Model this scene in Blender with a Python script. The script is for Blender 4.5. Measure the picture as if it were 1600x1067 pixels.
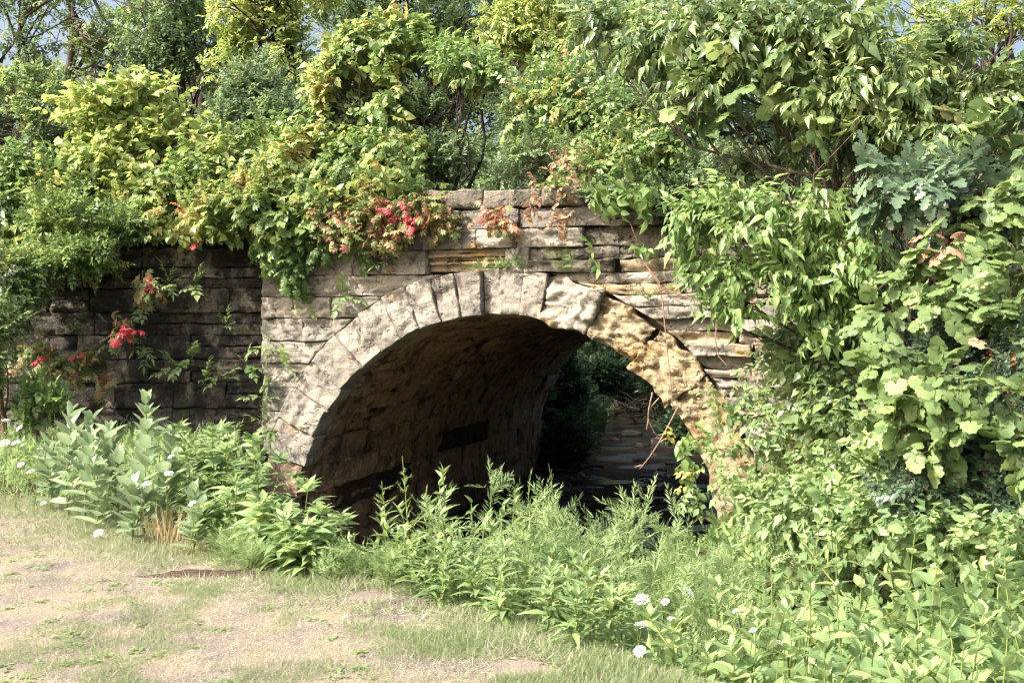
import bpy, math, random
import numpy as np
from mathutils import Vector, Matrix

sc = bpy.context.scene
for o in list(bpy.data.objects):
    bpy.data.objects.remove(o, do_unlink=True)

# ------------------------------------------------------------------ camera, sky, sun, exposure
EYE = 3.5          # metres above the creek
FPX = 1700.0       # focal length in pixels of the 1600 px wide photograph
cam_d = bpy.data.cameras.new('camera')
cam_d.sensor_width = 36.0
cam_d.lens = 36.0 * FPX / 1600.0
cam_d.clip_start = 0.05
cam_d.clip_end = 2000.0
cam = bpy.data.objects.new('camera', cam_d)
sc.collection.objects.link(cam)
cam.location = (0, 0, EYE)
cam.rotation_euler = (math.radians(90 - 1.13), 0, 0)
sc.camera = cam

SUN_AZ = math.radians(243)      # compass style: clockwise from +Y, the sun stands left of and behind the camera
SUN_EL = math.radians(43)
sun_vec = Vector((math.sin(SUN_AZ) * math.cos(SUN_EL), math.cos(SUN_AZ) * math.cos(SUN_EL), math.sin(SUN_EL)))
world = bpy.data.worlds.new('World')
sc.world = world
world.use_nodes = True
wn = world.node_tree
bg = wn.nodes['Background']
sky = wn.nodes.new('ShaderNodeTexSky')
sky.sky_type = 'NISHITA'
sky.sun_disc = False
sky.sun_elevation = SUN_EL
sky.sun_rotation = SUN_AZ
sky.air_density = 1.0
sky.dust_density = 10.0
sky.ozone_density = 1.0
wn.links.new(sky.outputs[0], bg.inputs[0])
bg.inputs[1].default_value = 0.15
sun_d = bpy.data.lights.new('sun', 'SUN')
sun_d.energy = 3.7
sun_d.angle = math.radians(0.6)
sun_d.color = (1.0, 0.965, 0.90)
sun = bpy.data.objects.new('sun', sun_d)
sc.collection.objects.link(sun)
sun.rotation_euler = sun_vec.to_track_quat('Z', 'Y').to_euler()
sun.location = sun_vec * 60
sc.view_settings.view_transform = 'Standard'
sc.view_settings.look = 'None'
sc.view_settings.gamma = 1.0
sc.view_settings.use_curve_mapping = False
sc.view_settings.exposure = 1.42
sc.render.engine = 'CYCLES'
sc.cycles.max_bounces = 6
sc.cycles.diffuse_bounces = 4
sc.cycles.glossy_bounces = 2
sc.cycles.transmission_bounces = 4
sc.cycles.sample_clamp_indirect = 6.0
sc.cycles.use_denoising = True
sc.cycles.use_adaptive_sampling = True
sc.cycles.adaptive_threshold = 0.012
sc.cycles.filter_width = 1.2

# ------------------------------------------------------------------ helpers
RNG = np.random.default_rng(7)
random.seed(7)
COL = sc.collection


def at(px, py, Y):
    """a point of the place that lies Y metres ahead, named by where the photograph shows it"""
    return np.array([(px - 800.0) / FPX * Y, Y, EYE - (py - 500.0) / FPX * Y])


def lin(r, g, b):
    f = lambda c: (c / 255.0 / 12.92) if c / 255.0 <= 0.04045 else ((c / 255.0 + 0.055) / 1.055) ** 2.4
    return (f(r), f(g), f(b), 1.0)


def tag(o, label=None, cat=None, group=None, kind=None):
    if label: o['label'] = label
    if cat: o['category'] = cat
    if group: o['group'] = group
    if kind: o['kind'] = kind
    return o


def empty(name, loc, label=None, cat=None, group=None):
    o = bpy.data.objects.new(name, None)
    o.empty_display_size = 0.2
    COL.objects.link(o)
    o.location = loc
    return tag(o, label, cat, group)


def fast_mesh(name, V, T, rnd=None, smooth=False):
    V = np.asarray(V, dtype=np.float32).reshape(-1, 3)
    T = np.asarray(T, dtype=np.int32)
    k = T.shape[1]
    me = bpy.data.meshes.new(name)
    me.vertices.add(len(V))
    me.vertices.foreach_set('co', V.ravel())
    me.loops.add(T.size)
    me.loops.foreach_set('vertex_index', T.ravel())
    me.polygons.add(len(T))
    me.polygons.foreach_set('loop_start', np.arange(0, T.size, k, dtype=np.int32))
    me.polygons.foreach_set('loop_total', np.full(len(T), k, dtype=np.int32))
    if smooth:
        me.polygons.foreach_set('use_smooth', np.ones(len(T), dtype=bool))
    if rnd is not None:
        a = me.attributes.new('rnd', 'FLOAT', 'POINT')
        a.data.foreach_set('value', np.asarray(rnd, dtype=np.float32))
    me.update(calc_edges=True)
    return me


def add(name, me, mat, parent=None, kind=None):
    """link a mesh given in world coordinates; the parent keeps its own place"""
    o = bpy.data.objects.new(name, me)
    COL.objects.link(o)
    if mat is not None and not me.materials:
        me.materials.append(mat)
    if parent is not None:
        o.parent = parent
        o.matrix_parent_inverse = Matrix.Translation(-Vector(parent.location))
    if kind: o['kind'] = kind
    return o


def _hash(ix, iy, iz, seed):
    h = (ix.astype(np.int64) * 374761393 + iy.astype(np.int64) * 668265263 + iz.astype(np.int64) * 2147483647 + seed * 974634777) & 0xffffffff
    h = ((h ^ (h >> 13)) * 1274126177) & 0xffffffff
    return ((h ^ (h >> 16)) & 0xffff) / 65535.0


def noise(p, scale=1.0, seed=0):
    """smooth value noise, 0..1, of points (N,3)"""
    p = np.asarray(p, dtype=np.float64) * scale
    i = np.floor(p).astype(np.int64)
    f = p - i
    f = f * f * (3 - 2 * f)
    r = 0
    for dx in (0, 1):
        for dy in (0, 1):
            for dz in (0, 1):
                w = (f[..., 0] if dx else 1 - f[..., 0]) * (f[..., 1] if dy else 1 - f[..., 1]) * (f[..., 2] if dz else 1 - f[..., 2])
                r = r + w * _hash(i[..., 0] + dx, i[..., 1] + dy, i[..., 2] + dz, seed)
    return r


def fbm(p, scale=1.0, seed=0, oct=3):
    r, a, s = 0, 0.5, 0
    for k in range(oct):
        r = r + a * noise(p, scale * 2 ** k, seed + k)
        s += a
        a *= 0.5
    return r / s


def sstep(a, b, x):
    t = np.clip((x - a) / (b - a), 0, 1)
    return t * t * (3 - 2 * t)


def norm(v):
    return v / np.maximum(np.linalg.norm(v, axis=-1, keepdims=True), 1e-9)


class Acc:
    """collects triangles, then becomes one mesh"""
    def __init__(self):
        self.V, self.T, self.R, self.n = [], [], [], 0

    def put(self, V, T, rnd=0.0):
        V = np.asarray(V).reshape(-1, 3)
        self.V.append(V)
        self.T.append(np.asarray(T).reshape(-1, 3) + self.n)
        self.R.append(np.broadcast_to(np.asarray(rnd, dtype=np.float64), (len(V),)))
        self.n += len(V)

    def build(self, name, mat, parent=None, kind=None, smooth=False):
        if not self.V:
            return None
        me = fast_mesh(name, np.concatenate(self.V), np.concatenate(self.T), np.concatenate(self.R), smooth)
        return add(name, me, mat, parent, kind)


def tube(P, R, sides=6):
    P = np.asarray(P, dtype=float)
    R = np.broadcast_to(np.asarray(R, dtype=float), (len(P),))
    d = norm(np.gradient(P, axis=0))
    ref = np.array([0.31, 0.17, 0.93])
    a = norm(np.cross(d, ref))
    b = np.cross(d, a)
    ang = np.linspace(0, 2 * np.pi, sides, endpoint=False)
    V = P[:, None, :] + R[:, None, None] * (np.cos(ang)[None, :, None] * a[:, None, :] + np.sin(ang)[None, :, None] * b[:, None, :])
    V = V.reshape(-1, 3)
    T = []
    for i in range(len(P) - 1):
        for j in range(sides):
            j2 = (j + 1) % sides
            q = (i * sides + j, i * sides + j2, (i + 1) * sides + j2, (i + 1) * sides + j)
            T += [(q[0], q[1], q[2]), (q[0], q[2], q[3])]
    return V, np.array(T)


def wiggle(p0, p1, n=6, amp=0.1, rng=RNG, sag=0.0):
    t = np.linspace(0, 1, n)[:, None]
    p0, p1 = np.asarray(p0, float), np.asarray(p1, float)
    L = np.linalg.norm(p1 - p0)
    P = p0 + (p1 - p0) * t + rng.normal(0, amp * L / n, (n, 3)) * np.sin(np.pi * t)
    P[:, 2] += (sag * L * np.sin(np.pi * t))[:, 0]
    return P


# ------------------------------------------------------------------ materials
def nodes(name):
    m = bpy.data.materials.new(name)
    m.use_nodes = True
    nt = m.node_tree
    return m, nt, nt.nodes['Principled BSDF'], nt.nodes['Material Output']


def ramp(nt, stops):
    r = nt.nodes.new('ShaderNodeValToRGB')
    els = r.color_ramp.elements
    while len(els) > 1:
        els.remove(els[-1])
    els[0].position, els[0].color = stops[0][0], stops[0][1]
    for p, c in stops[1:]:
        e = els.new(p)
        e.color = c
    return r


def math_node(nt, op, a, b=None):
    n = nt.nodes.new('ShaderNodeMath')
    n.operation = op
    for i, v in enumerate((a, b)):
        if v is None: continue
        if isinstance(v, (int, float)): n.inputs[i].default_value = v
        else: nt.links.new(v, n.inputs[i])
    return n.outputs[0]


def tex_noise(nt, scale, detail=3.0, rough=0.55, vec=None):
    n = nt.nodes.new('ShaderNodeTexNoise')
    n.inputs['Scale'].default_value = scale
    n.inputs['Detail'].default_value = detail
    n.inputs['Roughness'].default_value = rough
    if vec is not None: nt.links.new(vec, n.inputs['Vector'])
    return n


def leaf_mat(name, stops, patch=0.35, patch_scale=1.3, trans=0.38, gloss=0.42, spec=0.4, hue=0.488):
    """per-leaf colour from the attribute rnd (or the object's own random number) and from slow patches over the plant"""
    m, nt, p, out = nodes(name)
    L = nt.links
    at_ = nt.nodes.new('ShaderNodeAttribute'); at_.attribute_name = 'rnd'
    oi = nt.nodes.new('ShaderNodeObjectInfo')
    geo = nt.nodes.new('ShaderNodeNewGeometry')
    none = math_node(nt, 'LESS_THAN', at_.outputs['Fac'], 0.0004)      # single leaves carry no attribute
    fr = math_node(nt, 'ADD', at_.outputs['Fac'], math_node(nt, 'MULTIPLY', none, oi.outputs['Random']))
    nz = tex_noise(nt, patch_scale, 2.0, 0.5, geo.outputs['Position'])
    st = math_node(nt, 'MULTIPLY_ADD', nz.outputs['Fac'], 2.2)
    st.node.inputs[2].default_value = -0.6
    cl = nt.nodes.new('ShaderNodeClamp'); L.new(st, cl.inputs[0])
    a = math_node(nt, 'MULTIPLY', fr, 1 - patch)
    b = math_node(nt, 'MULTIPLY', cl.outputs[0], patch)
    f = math_node(nt, 'ADD', a, b)
    r = ramp(nt, stops)
    L.new(f, r.inputs[0])
    # fine mottling inside each leaf
    nm = tex_noise(nt, 60.0, 2.0, 0.6, geo.outputs['Position'])
    hv = nt.nodes.new('ShaderNodeHueSaturation')
    L.new(r.outputs[0], hv.inputs['Color'])
    v = math_node(nt, 'MULTIPLY_ADD', nm.outputs['Fac'], 0.5)
    v.node.inputs[2].default_value = 0.75
    L.new(v, hv.inputs['Value'])
    tc = nt.nodes.new('ShaderNodeTexCoord')
    sx_ = nt.nodes.new('ShaderNodeSeparateXYZ'); L.new(tc.outputs['Object'], sx_.inputs[0])
    ax_ = math_node(nt, 'ABSOLUTE', sx_.outputs['X'])
    mid_ = math_node(nt, 'LESS_THAN', ax_, 0.014)
    fr_ = math_node(nt, 'FRACT', math_node(nt, 'MULTIPLY', math_node(nt, 'SUBTRACT', sx_.outputs['Y'], math_node(nt, 'MULTIPLY', ax_, 0.8)), 7.0))
    sv_ = math_node(nt, 'LESS_THAN', fr_, 0.16)
    vein = math_node(nt, 'MULTIPLY', math_node(nt, 'MAXIMUM', mid_, math_node(nt, 'MULTIPLY', sv_, 0.6)), none)
    vm = nt.nodes.new('ShaderNodeMixRGB'); vm.blend_type = 'SCREEN'
    L.new(math_node(nt, 'MULTIPLY', vein, 0.35), vm.inputs[0])
    L.new(hv.outputs[0], vm.inputs[1]); vm.inputs[2].default_value = (0.16, 0.19, 0.09, 1)
    L.new(vm.outputs[0], p.inputs['Base Color'])
    p.inputs['Roughness'].default_value = gloss
    p.inputs['Specular IOR Level'].default_value = spec
    tr = nt.nodes.new('ShaderNodeBsdfTranslucent')
    hs = nt.nodes.new('ShaderNodeHueSaturation')
    hs.inputs['Hue'].default_value = hue
    hs.inputs['Saturation'].default_value = 1.05
    hs.inputs['Value'].default_value = 1.7
    L.new(hv.outputs[0], hs.inputs['Color'])
    L.new(hs.outputs[0], tr.inputs['Color'])
    mx = nt.nodes.new('ShaderNodeMixShader')
    mx.inputs[0].default_value = trans
    L.new(p.outputs[0], mx.inputs[1]); L.new(tr.outputs[0], mx.inputs[2])
    L.new(mx.outputs[0], out.inputs['Surface'])
    return m


def plain_mat(name, c1, c2, scale=6.0, rough=0.85, bump=0.4, stretch=(1, 1, 1), bscale=None, spec=0.25):
    m, nt, p, out = nodes(name)
    L = nt.links
    geo = nt.nodes.new('ShaderNodeNewGeometry')
    mp = nt.nodes.new('ShaderNodeMapping'); mp.inputs['Scale'].default_value = stretch
    L.new(geo.outputs['Position'], mp.inputs['Vector'])
    n = tex_noise(nt, scale, 5.0, 0.6, mp.outputs[0])
    r = ramp(nt, [(0.3, c1), (0.7, c2)])
    L.new(n.outputs['Fac'], r.inputs[0]); L.new(r.outputs[0], p.inputs['Base Color'])
    n2 = tex_noise(nt, bscale or scale * 4, 6.0, 0.65, mp.outputs[0])
    b = nt.nodes.new('ShaderNodeBump'); b.inputs['Strength'].default_value = bump; b.inputs['Distance'].default_value = 0.03
    L.new(n2.outputs['Fac'], b.inputs['Height']); L.new(b.outputs[0], p.inputs['Normal'])
    p.inputs['Roughness'].default_value = rough
    p.inputs['Specular IOR Level'].default_value = spec
    return m


def stone_mat(name, cols, ochre, stain, stain_amt=0.45, bump=0.7, ochre_lo=0.58, moss=0.0, bed=3.0):
    """weathered limestone: tone per stone, ochre breaks, dark stains, bedding lines and pits"""
    m, nt, p, out = nodes(name)
    L = nt.links
    geo = nt.nodes.new('ShaderNodeNewGeometry')
    pos = geo.outputs['Position']
    oi = nt.nodes.new('ShaderNodeObjectInfo')
    r = ramp(nt, [(i / max(1, len(cols) - 1), c) for i, c in enumerate(cols)])
    n0 = tex_noise(nt, 3.2, 5.0, 0.62, pos)
    f0 = math_node(nt, 'MULTIPLY_ADD', oi.outputs['Random'], 0.6)
    L.new(math_node(nt, 'MULTIPLY_ADD', n0.outputs['Fac'], 0.9).node.outputs[0], f0.node.inputs[2])
    f0.node.inputs[2].links[0].from_node.inputs[2].default_value = -0.25
    L.new(f0, r.inputs[0])
    n1 = tex_noise(nt, 1.7, 5.0, 0.68, pos)
    k1 = nt.nodes.new('ShaderNodeMapRange')
    k1.inputs[1].default_value = ochre_lo; k1.inputs[2].default_value = ochre_lo + 0.14
    L.new(n1.outputs['Fac'], k1.inputs[0])
    mo = nt.nodes.new('ShaderNodeMixRGB'); L.new(k1.outputs[0], mo.inputs[0])
    L.new(r.outputs[0], mo.inputs[1]); mo.inputs[2].default_value = ochre
    mp = nt.nodes.new('ShaderNodeMapping'); mp.inputs['Scale'].default_value = (1.4, 1.4, 0.8)
    L.new(pos, mp.inputs['Vector'])
    n2 = tex_noise(nt, 2.6, 7.0, 0.72, mp.outputs[0])
    k2 = nt.nodes.new('ShaderNodeMapRange')
    k2.inputs[1].default_value = 0.62 - 0.3 * stain_amt; k2.inputs[2].default_value = 0.74 - 0.3 * stain_amt
    k2.inputs[4].default_value = 0.85
    L.new(n2.outputs['Fac'], k2.inputs[0])
    ms = nt.nodes.new('ShaderNodeMixRGB'); L.new(k2.outputs[0], ms.inputs[0])
    L.new(mo.outputs[0], ms.inputs[1]); ms.inputs[2].default_value = stain
    last = ms.outputs[0]
    if moss > 0:
        n5 = tex_noise(nt, 2.2, 4.0, 0.6, pos)
        k5 = nt.nodes.new('ShaderNodeMapRange')
        k5.inputs[1].default_value = 0.66 - 0.15 * moss; k5.inputs[2].default_value = 0.74 - 0.15 * moss
        k5.inputs[4].default_value = 0.75
        L.new(n5.outputs['Fac'], k5.inputs[0])
        mm = nt.nodes.new('ShaderNodeMixRGB'); L.new(k5.outputs[0], mm.inputs[0])
        L.new(last, mm.inputs[1]); mm.inputs[2].default_value = (0.055, 0.07, 0.022, 1)
        last = mm.outputs[0]
    # dark open fissures, mostly along the bed
    mf = nt.nodes.new('ShaderNodeMapping'); mf.inputs['Scale'].default_value = (1.0, 1.0, 2.6)
    L.new(pos, mf.inputs['Vector'])
    nfz = tex_noise(nt, 2.1, 5.0, 0.62, mf.outputs[0])
    fa = math_node(nt, 'ABSOLUTE', math_node(nt, 'SUBTRACT', nfz.outputs['Fac'], 0.5))
    kf = nt.nodes.new('ShaderNodeMapRange'); kf.inputs[1].default_value = 0.003; kf.inputs[2].default_value = 0.014
    kf.inputs[3].default_value = 1.0; kf.inputs[4].default_value = 0.0
    L.new(fa, kf.inputs[0])
    nfm = tex_noise(nt, 3.3, 2.0, 0.5, pos)
    kfm = nt.nodes.new('ShaderNodeMapRange'); kfm.inputs[1].default_value = 0.48; kfm.inputs[2].default_value = 0.58
    L.new(nfm.outputs['Fac'], kfm.inputs[0])
    fis = math_node(nt, 'MULTIPLY', kf.outputs[0], kfm.outputs[0])
    mfx = nt.nodes.new('ShaderNodeMixRGB'); L.new(math_node(nt, 'MULTIPLY', fis, 0.7), mfx.inputs[0])
    L.new(last, mfx.inputs[1]); mfx.inputs[2].default_value = (0.03, 0.026, 0.022, 1)
    last = mfx.outputs[0]
    n3 = tex_noise(nt, 28.0, 5.0, 0.7, pos)
    hv = nt.nodes.new('ShaderNodeHueSaturation'); L.new(last, hv.inputs['Color'])
    v = math_node(nt, 'MULTIPLY_ADD', n3.outputs['Fac'], 1.0); v.node.inputs[2].default_value = 0.5
    L.new(v, hv.inputs['Value'])
    L.new(hv.outputs[0], p.inputs['Base Color'])
    # relief
    mb = nt.nodes.new('ShaderNodeMapping'); mb.inputs['Scale'].default_value = (1, 1, bed)
    L.new(pos, mb.inputs['Vector'])
    nb = tex_noise(nt, 2.5, 6.0, 0.65, mb.outputs[0])
    nf = tex_noise(nt, 16.0, 7.0, 0.68, pos)
    hsum = math_node(nt, 'ADD', math_node(nt, 'MULTIPLY', nb.outputs['Fac'], 0.7), math_node(nt, 'MULTIPLY', nf.outputs['Fac'], 0.7))
    vo = nt.nodes.new('ShaderNodeTexVoronoi'); vo.inputs['Scale'].default_value = 7.0
    L.new(pos, vo.inputs['Vector'])
    kv = nt.nodes.new('ShaderNodeMapRange'); kv.inputs[1].default_value = 0.1; kv.inputs[2].default_value = 0.2
    kv.inputs[3].default_value = -0.5; kv.inputs[4].default_value = 0.0
    L.new(vo.outputs['Distance'], kv.inputs[0])
    hsum = math_node(nt, 'ADD', hsum, kv.outputs[0])
    hsum = math_node(nt, 'SUBTRACT', hsum, math_node(nt, 'MULTIPLY', fis, 0.5))
    b = nt.nodes.new('ShaderNodeBump'); b.inputs['Strength'].default_value = bump; b.inputs['Distance'].default_value = 0.05
    L.new(hsum, b.inputs['Height']); L.new(b.outputs[0], p.inputs['Normal'])
    p.inputs['Roughness'].default_value = 0.9
    p.inputs['Specular IOR Level'].default_value = 0.2
    return m


GREY = [lin(104, 100, 95), lin(128, 123, 115), lin(148, 141, 130), lin(162, 154, 141)]
M = {}
M['stone'] = stone_mat('weathered_limestone', GREY, lin(170, 138, 92), lin(74, 68, 62), 0.25, 0.8)
M['stone_ochre'] = stone_mat('broken_ochre_limestone', [lin(146, 134, 114), lin(160, 144, 116), lin(172, 152, 118)], lin(166, 134, 90), lin(112, 98, 80), 0.35, 1.0, 0.52, bed=4.0)
M['stone_dark'] = stone_mat('black_stained_limestone', [lin(66, 63, 60), lin(92, 86, 80), lin(122, 114, 104)], lin(162, 152, 138), lin(34, 33, 33), 0.72, 1.0, 0.52, moss=0.6)
M['stone_barrel'] = stone_mat('damp_brown_limestone', [lin(142, 120, 99), lin(164, 139, 114), lin(184, 158, 130)], lin(176, 142, 98), lin(82, 70, 62), 0.45, 1.0, 0.56)
M['stone_soot'] = stone_mat('soot_black_limestone', [lin(58, 54, 52), lin(76, 70, 66)], lin(92, 80, 70), lin(38, 36, 35), 0.5, 0.9, 0.7)
M['stone_pink'] = stone_mat('pinkish_crumbled_limestone', [lin(140, 116, 102), lin(160, 134, 116)], lin(168, 132, 96), lin(96, 78, 70), 0.35, 1.0)
M['stone_mossy'] = stone_mat('mossy_limestone', [lin(92, 88, 80), lin(118, 112, 100), lin(136, 128, 114)], lin(140, 124, 98), lin(58, 56, 50), 0.5, 0.9, 0.6, moss=0.7)
M['mortar'] = plain_mat('old_mortar', lin(60, 54, 47), lin(104, 92, 76), 5.0, 0.95, 0.8)
M['mortar_dark'] = plain_mat('dark_mortar', lin(48, 42, 37), lin(84, 72, 60), 5.0, 0.95, 0.8)
M['rubble'] = plain_mat('ochre_rubble_core', lin(118, 92, 58), lin(176, 142, 94), 9.0, 0.95, 1.0, (1, 1, 4))
M['bark'] = plain_mat('grey_bark', lin(58, 50, 43), lin(104, 94, 82), 9.0, 0.9, 0.8, (1, 1, 0.25))
M['bark_dark'] = plain_mat('dark_bark', lin(30, 26, 23), lin(62, 54, 47), 9.0, 0.9, 0.8, (1, 1, 0.25))
M['twig'] = plain_mat('brown_twig', lin(78, 60, 46), lin(122, 98, 76), 20.0, 0.8, 0.3)
M['dead_twig'] = plain_mat('pale_dead_twig', lin(110, 84, 74), lin(160, 132, 118), 20.0, 0.8, 0.3)
M['green_stem'] = plain_mat('green_stem', lin(88, 104, 50), lin(126, 136, 76), 14.0, 0.6, 0.1)
M['straw_stem'] = plain_mat('straw_stem', lin(150, 118, 66), lin(190, 160, 104), 14.0, 0.8, 0.1)
M['rock'] = plain_mat('creek_rock', lin(52, 47, 42), lin(96, 88, 78), 4.0, 0.6, 0.6)
M['wet_wood'] = plain_mat('wet_dead_wood', lin(34, 28, 24), lin(70, 60, 50), 8.0, 0.75, 0.6)


def G(*cols):
    n = len(cols)
    return [(i / (n - 1), lin(*c)) for i, c in enumerate(cols)]


_leaf_mat = leaf_mat


def leaf_mat(name, stops, *a, **k):
    # paler, greyer than pure green: washed-out light and sheen put into the leaf colour
    out = []
    for p_, c in stops:
        if c[1] > c[0]: c = (c[0] * 0.93, c[1], c[2] * 1.06)
        g = 0.3 * c[0] + 0.6 * c[1] + 0.1 * c[2]
        out.append((p_, tuple(min(0.8, 1.16 * (x * 0.82 + g * 0.18)) for x in c[:3]) + (1.0,)))
    return _leaf_mat(name, out, *a, **k)


# leaf base colours (sky sheen and bank shade are put into some)
M['lf_wood'] = leaf_mat('woodland_leaf', G((64, 84, 44), (88, 110, 54), (114, 134, 66), (144, 156, 78)), 0.35, 0.5, 0.42)
M['lf_wood2'] = leaf_mat('dark_woodland_leaf', G((52, 72, 42), (70, 94, 50), (94, 116, 60), (122, 138, 72)), 0.3, 0.5, 0.4)
M['lf_bright'] = leaf_mat('yellow_green_leaf', G((94, 116, 50), (122, 140, 60), (148, 158, 70), (166, 162, 84)), 0.35, 1.0, 0.4)
M['lf_vine'] = leaf_mat('vine_leaf', [(0, lin(70, 94, 46)), (0.32, lin(94, 118, 54)), (0.58, lin(124, 142, 64)), (0.78, lin(154, 154, 76)), (0.89, lin(166, 134, 76)), (1.0, lin(164, 102, 70))], 0.5, 1.3, 0.38)
M['lf_red'] = leaf_mat('reddening_creeper_leaf', [(0, lin(84, 104, 50)), (0.4, lin(116, 128, 62)), (0.6, lin(150, 128, 82)), (0.8, lin(160, 104, 82)), (1.0, lin(168, 60, 66))], 0.35, 2.4, 0.35)
M['lf_scarlet'] = leaf_mat('scarlet_creeper_leaf', G((150, 60, 52), (186, 48, 60), (200, 58, 76)), 0.2, 2.0, 0.35)
M['lf_blue'] = leaf_mat('small_blue_green_leaf', G((66, 86, 58), (86, 108, 68), (110, 130, 78), (140, 150, 88)), 0.35, 1.2, 0.34)
M['lf_brown'] = leaf_mat('withered_leaf', G((120, 92, 68), (146, 114, 84), (168, 136, 102)), 0.3, 1.2, 0.25, 0.7, 0.15)
M['lf_hack'] = leaf_mat('pointed_tree_leaf', G((70, 92, 54), (92, 114, 62), (116, 134, 70), (146, 158, 86)), 0.25, 0.8, 0.38, 0.32, 0.6)
M['lf_lance'] = leaf_mat('fresh_pointed_leaf', G((82, 110, 52), (100, 128, 60), (120, 144, 68), (146, 160, 84)), 0.3, 0.8, 0.36, 0.36, 0.5)
M['lf_grape'] = leaf_mat('grape_leaf', [(0, lin(76, 98, 50)), (0.5, lin(100, 122, 60)), (0.86, lin(126, 142, 74)), (1.0, lin(150, 132, 84))], 0.25, 0.8, 0.36, 0.5, 0.35)
M['lf_oak'] = leaf_mat('oak_leaf', G((70, 92, 66), (88, 110, 78), (110, 130, 92)), 0.2, 0.8, 0.28, 0.32, 0.6)
M['lf_dark'] = leaf_mat('dark_honeysuckle_leaf', G((50, 70, 52), (66, 88, 62), (86, 108, 72)), 0.25, 1.2, 0.25, 0.38, 0.55)
M['lf_weed'] = leaf_mat('weed_leaf', G((84, 110, 60), (104, 128, 70), (126, 146, 80), (146, 160, 88)), 0.3, 1.4, 0.36, 0.45, 0.35)
M['lf_milk'] = leaf_mat('milkweed_leaf', G((104, 124, 88), (124, 142, 98), (146, 160, 112)), 0.2, 1.0, 0.32, 0.45, 0.5)
M['lf_feather'] = leaf_mat('feathery_leaf', G((104, 126, 74), (124, 144, 84), (144, 160, 94)), 0.3, 1.0, 0.4, 0.5, 0.25)
M['lf_shade'] = leaf_mat('shade_darkened_leaf', G((40, 60, 34), (52, 76, 40), (70, 94, 48)), 0.3, 0.8, 0.35)  # bank leaves: shade behind the bridge put into their colour
M['berry'] = plain_mat('red_berry', lin(150, 40, 30), lin(180, 66, 40), 20.0, 0.3, 0.0, spec=0.5)
M['petal'] = leaf_mat('white_floret', G((214, 216, 206), (232, 232, 224)), 0.2, 2.0, 0.3, 0.7, 0.2)
M['lf_yellow'] = leaf_mat('yellowing_leaf', G((150, 158, 62), (172, 166, 70), (184, 160, 74)), 0.2, 2.0, 0.4)
M['grass'] = leaf_mat('lawn_blade', [(0, lin(98, 112, 62)), (0.3, lin(128, 138, 88)), (0.45, lin(138, 132, 112)), (0.75, lin(154, 146, 126)), (1, lin(174, 164, 146))], 0.0, 1.0, 0.3, 0.7, 0.15, hue=0.5)
M['dry_grass'] = leaf_mat('dry_grass_blade', G((146, 126, 82), (166, 146, 104), (180, 164, 124)), 0.1, 1.0, 0.2, 0.7, 0.2, hue=0.5)


# ------------------------------------------------------------------ the bridge's own axes
TH = math.radians(17.6)
CT, ST = math.cos(TH), math.sin(TH)
BX, BY = -0.2, 13.4
ZC = 0.82           # springing height
RI, RO = 2.74, 3.31  # arch ring
LEN = 11.5          # length of the barrel
UL, UR = -3.27, 5.2  # ends of the face wall
ZTOP = 4.86


def W(u, n, z):
    u, n, z = np.broadcast_arrays(np.asarray(u, float), np.asarray(n, float), np.asarray(z, float))
    return np.stack([BX + u * CT + n * ST, BY - u * ST + n * CT, z], -1)


def UN(X, Y):
    dx, dy = X - BX, Y - BY
    return dx * CT - dy * ST, dx * ST + dy * CT


WA = math.radians(5.0)   # the wing wall leans towards the viewer by this angle
WING0 = W(UL, 0.28, 0)


def WG(l, d, z):
    """wing wall: l metres left of the corner, d metres behind its face"""
    l, d, z = np.broadcast_arrays(np.asarray(l, float), np.asarray(d, float), np.asarray(z, float))
    return np.stack([WING0[0] - l * math.cos(WA) - d * math.sin(WA), WING0[1] - l * math.sin(WA) + d * math.cos(WA), z], -1)


# ------------------------------------------------------------------ terrain
LAWN_EDGE = np.array([(-30, 12.2), (-9, 10.6), (-4.4, 9.5), (-3.4, 8.6), (-2.55, 7.8), (-1.6, 6.95), (-1.15, 6.75), (-0.65, 6.35), (0.0, 5.65), (0.45, 5.15), (0.75, 4.75), (1.3, 4.1), (2.4, 3.0), (5, 1.0), (30, -8)])
BANK = np.array([(-1.3, 6.9), (-2.0, 7.7), (-2.6, 9.2), (-3.1, 11.0), (-3.4, 13.0), (-3.6, 14.6)])   # left bank top
CREEK = np.array([(40, 8.0), (12, 7.4), (6, 7.8), (2.6, 8.9), (0.5, 10.6), (-0.3, 12.4), (0.1, 14.3), (1.6, 19), (3.3, 24.4), (4.1, 30), (4.4, 40), (4.6, 54), (2.0, 72), (-8, 110), (-8, 400)])


def poly_dist(P, X, Y):
    d = np.full(X.shape, 1e9)
    for (x0, y0), (x1, y1) in zip(P[:-1], P[1:]):
        ex, ey = x1 - x0, y1 - y0
        t = np.clip(((X - x0) * ex + (Y - y0) * ey) / (ex * ex + ey * ey), 0, 1)
        d = np.minimum(d, np.hypot(X - x0 - t * ex, Y - y0 - t * ey))
    return d


def lawn_side(X, Y):
    """metres inside the lawn (positive) or outside it (negative)"""
    ye = np.interp(X, LAWN_EDGE[:, 0], LAWN_EDGE[:, 1])
    return np.where(Y < ye, 1, -1) * poly_dist(LAWN_EDGE, X, Y)


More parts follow.
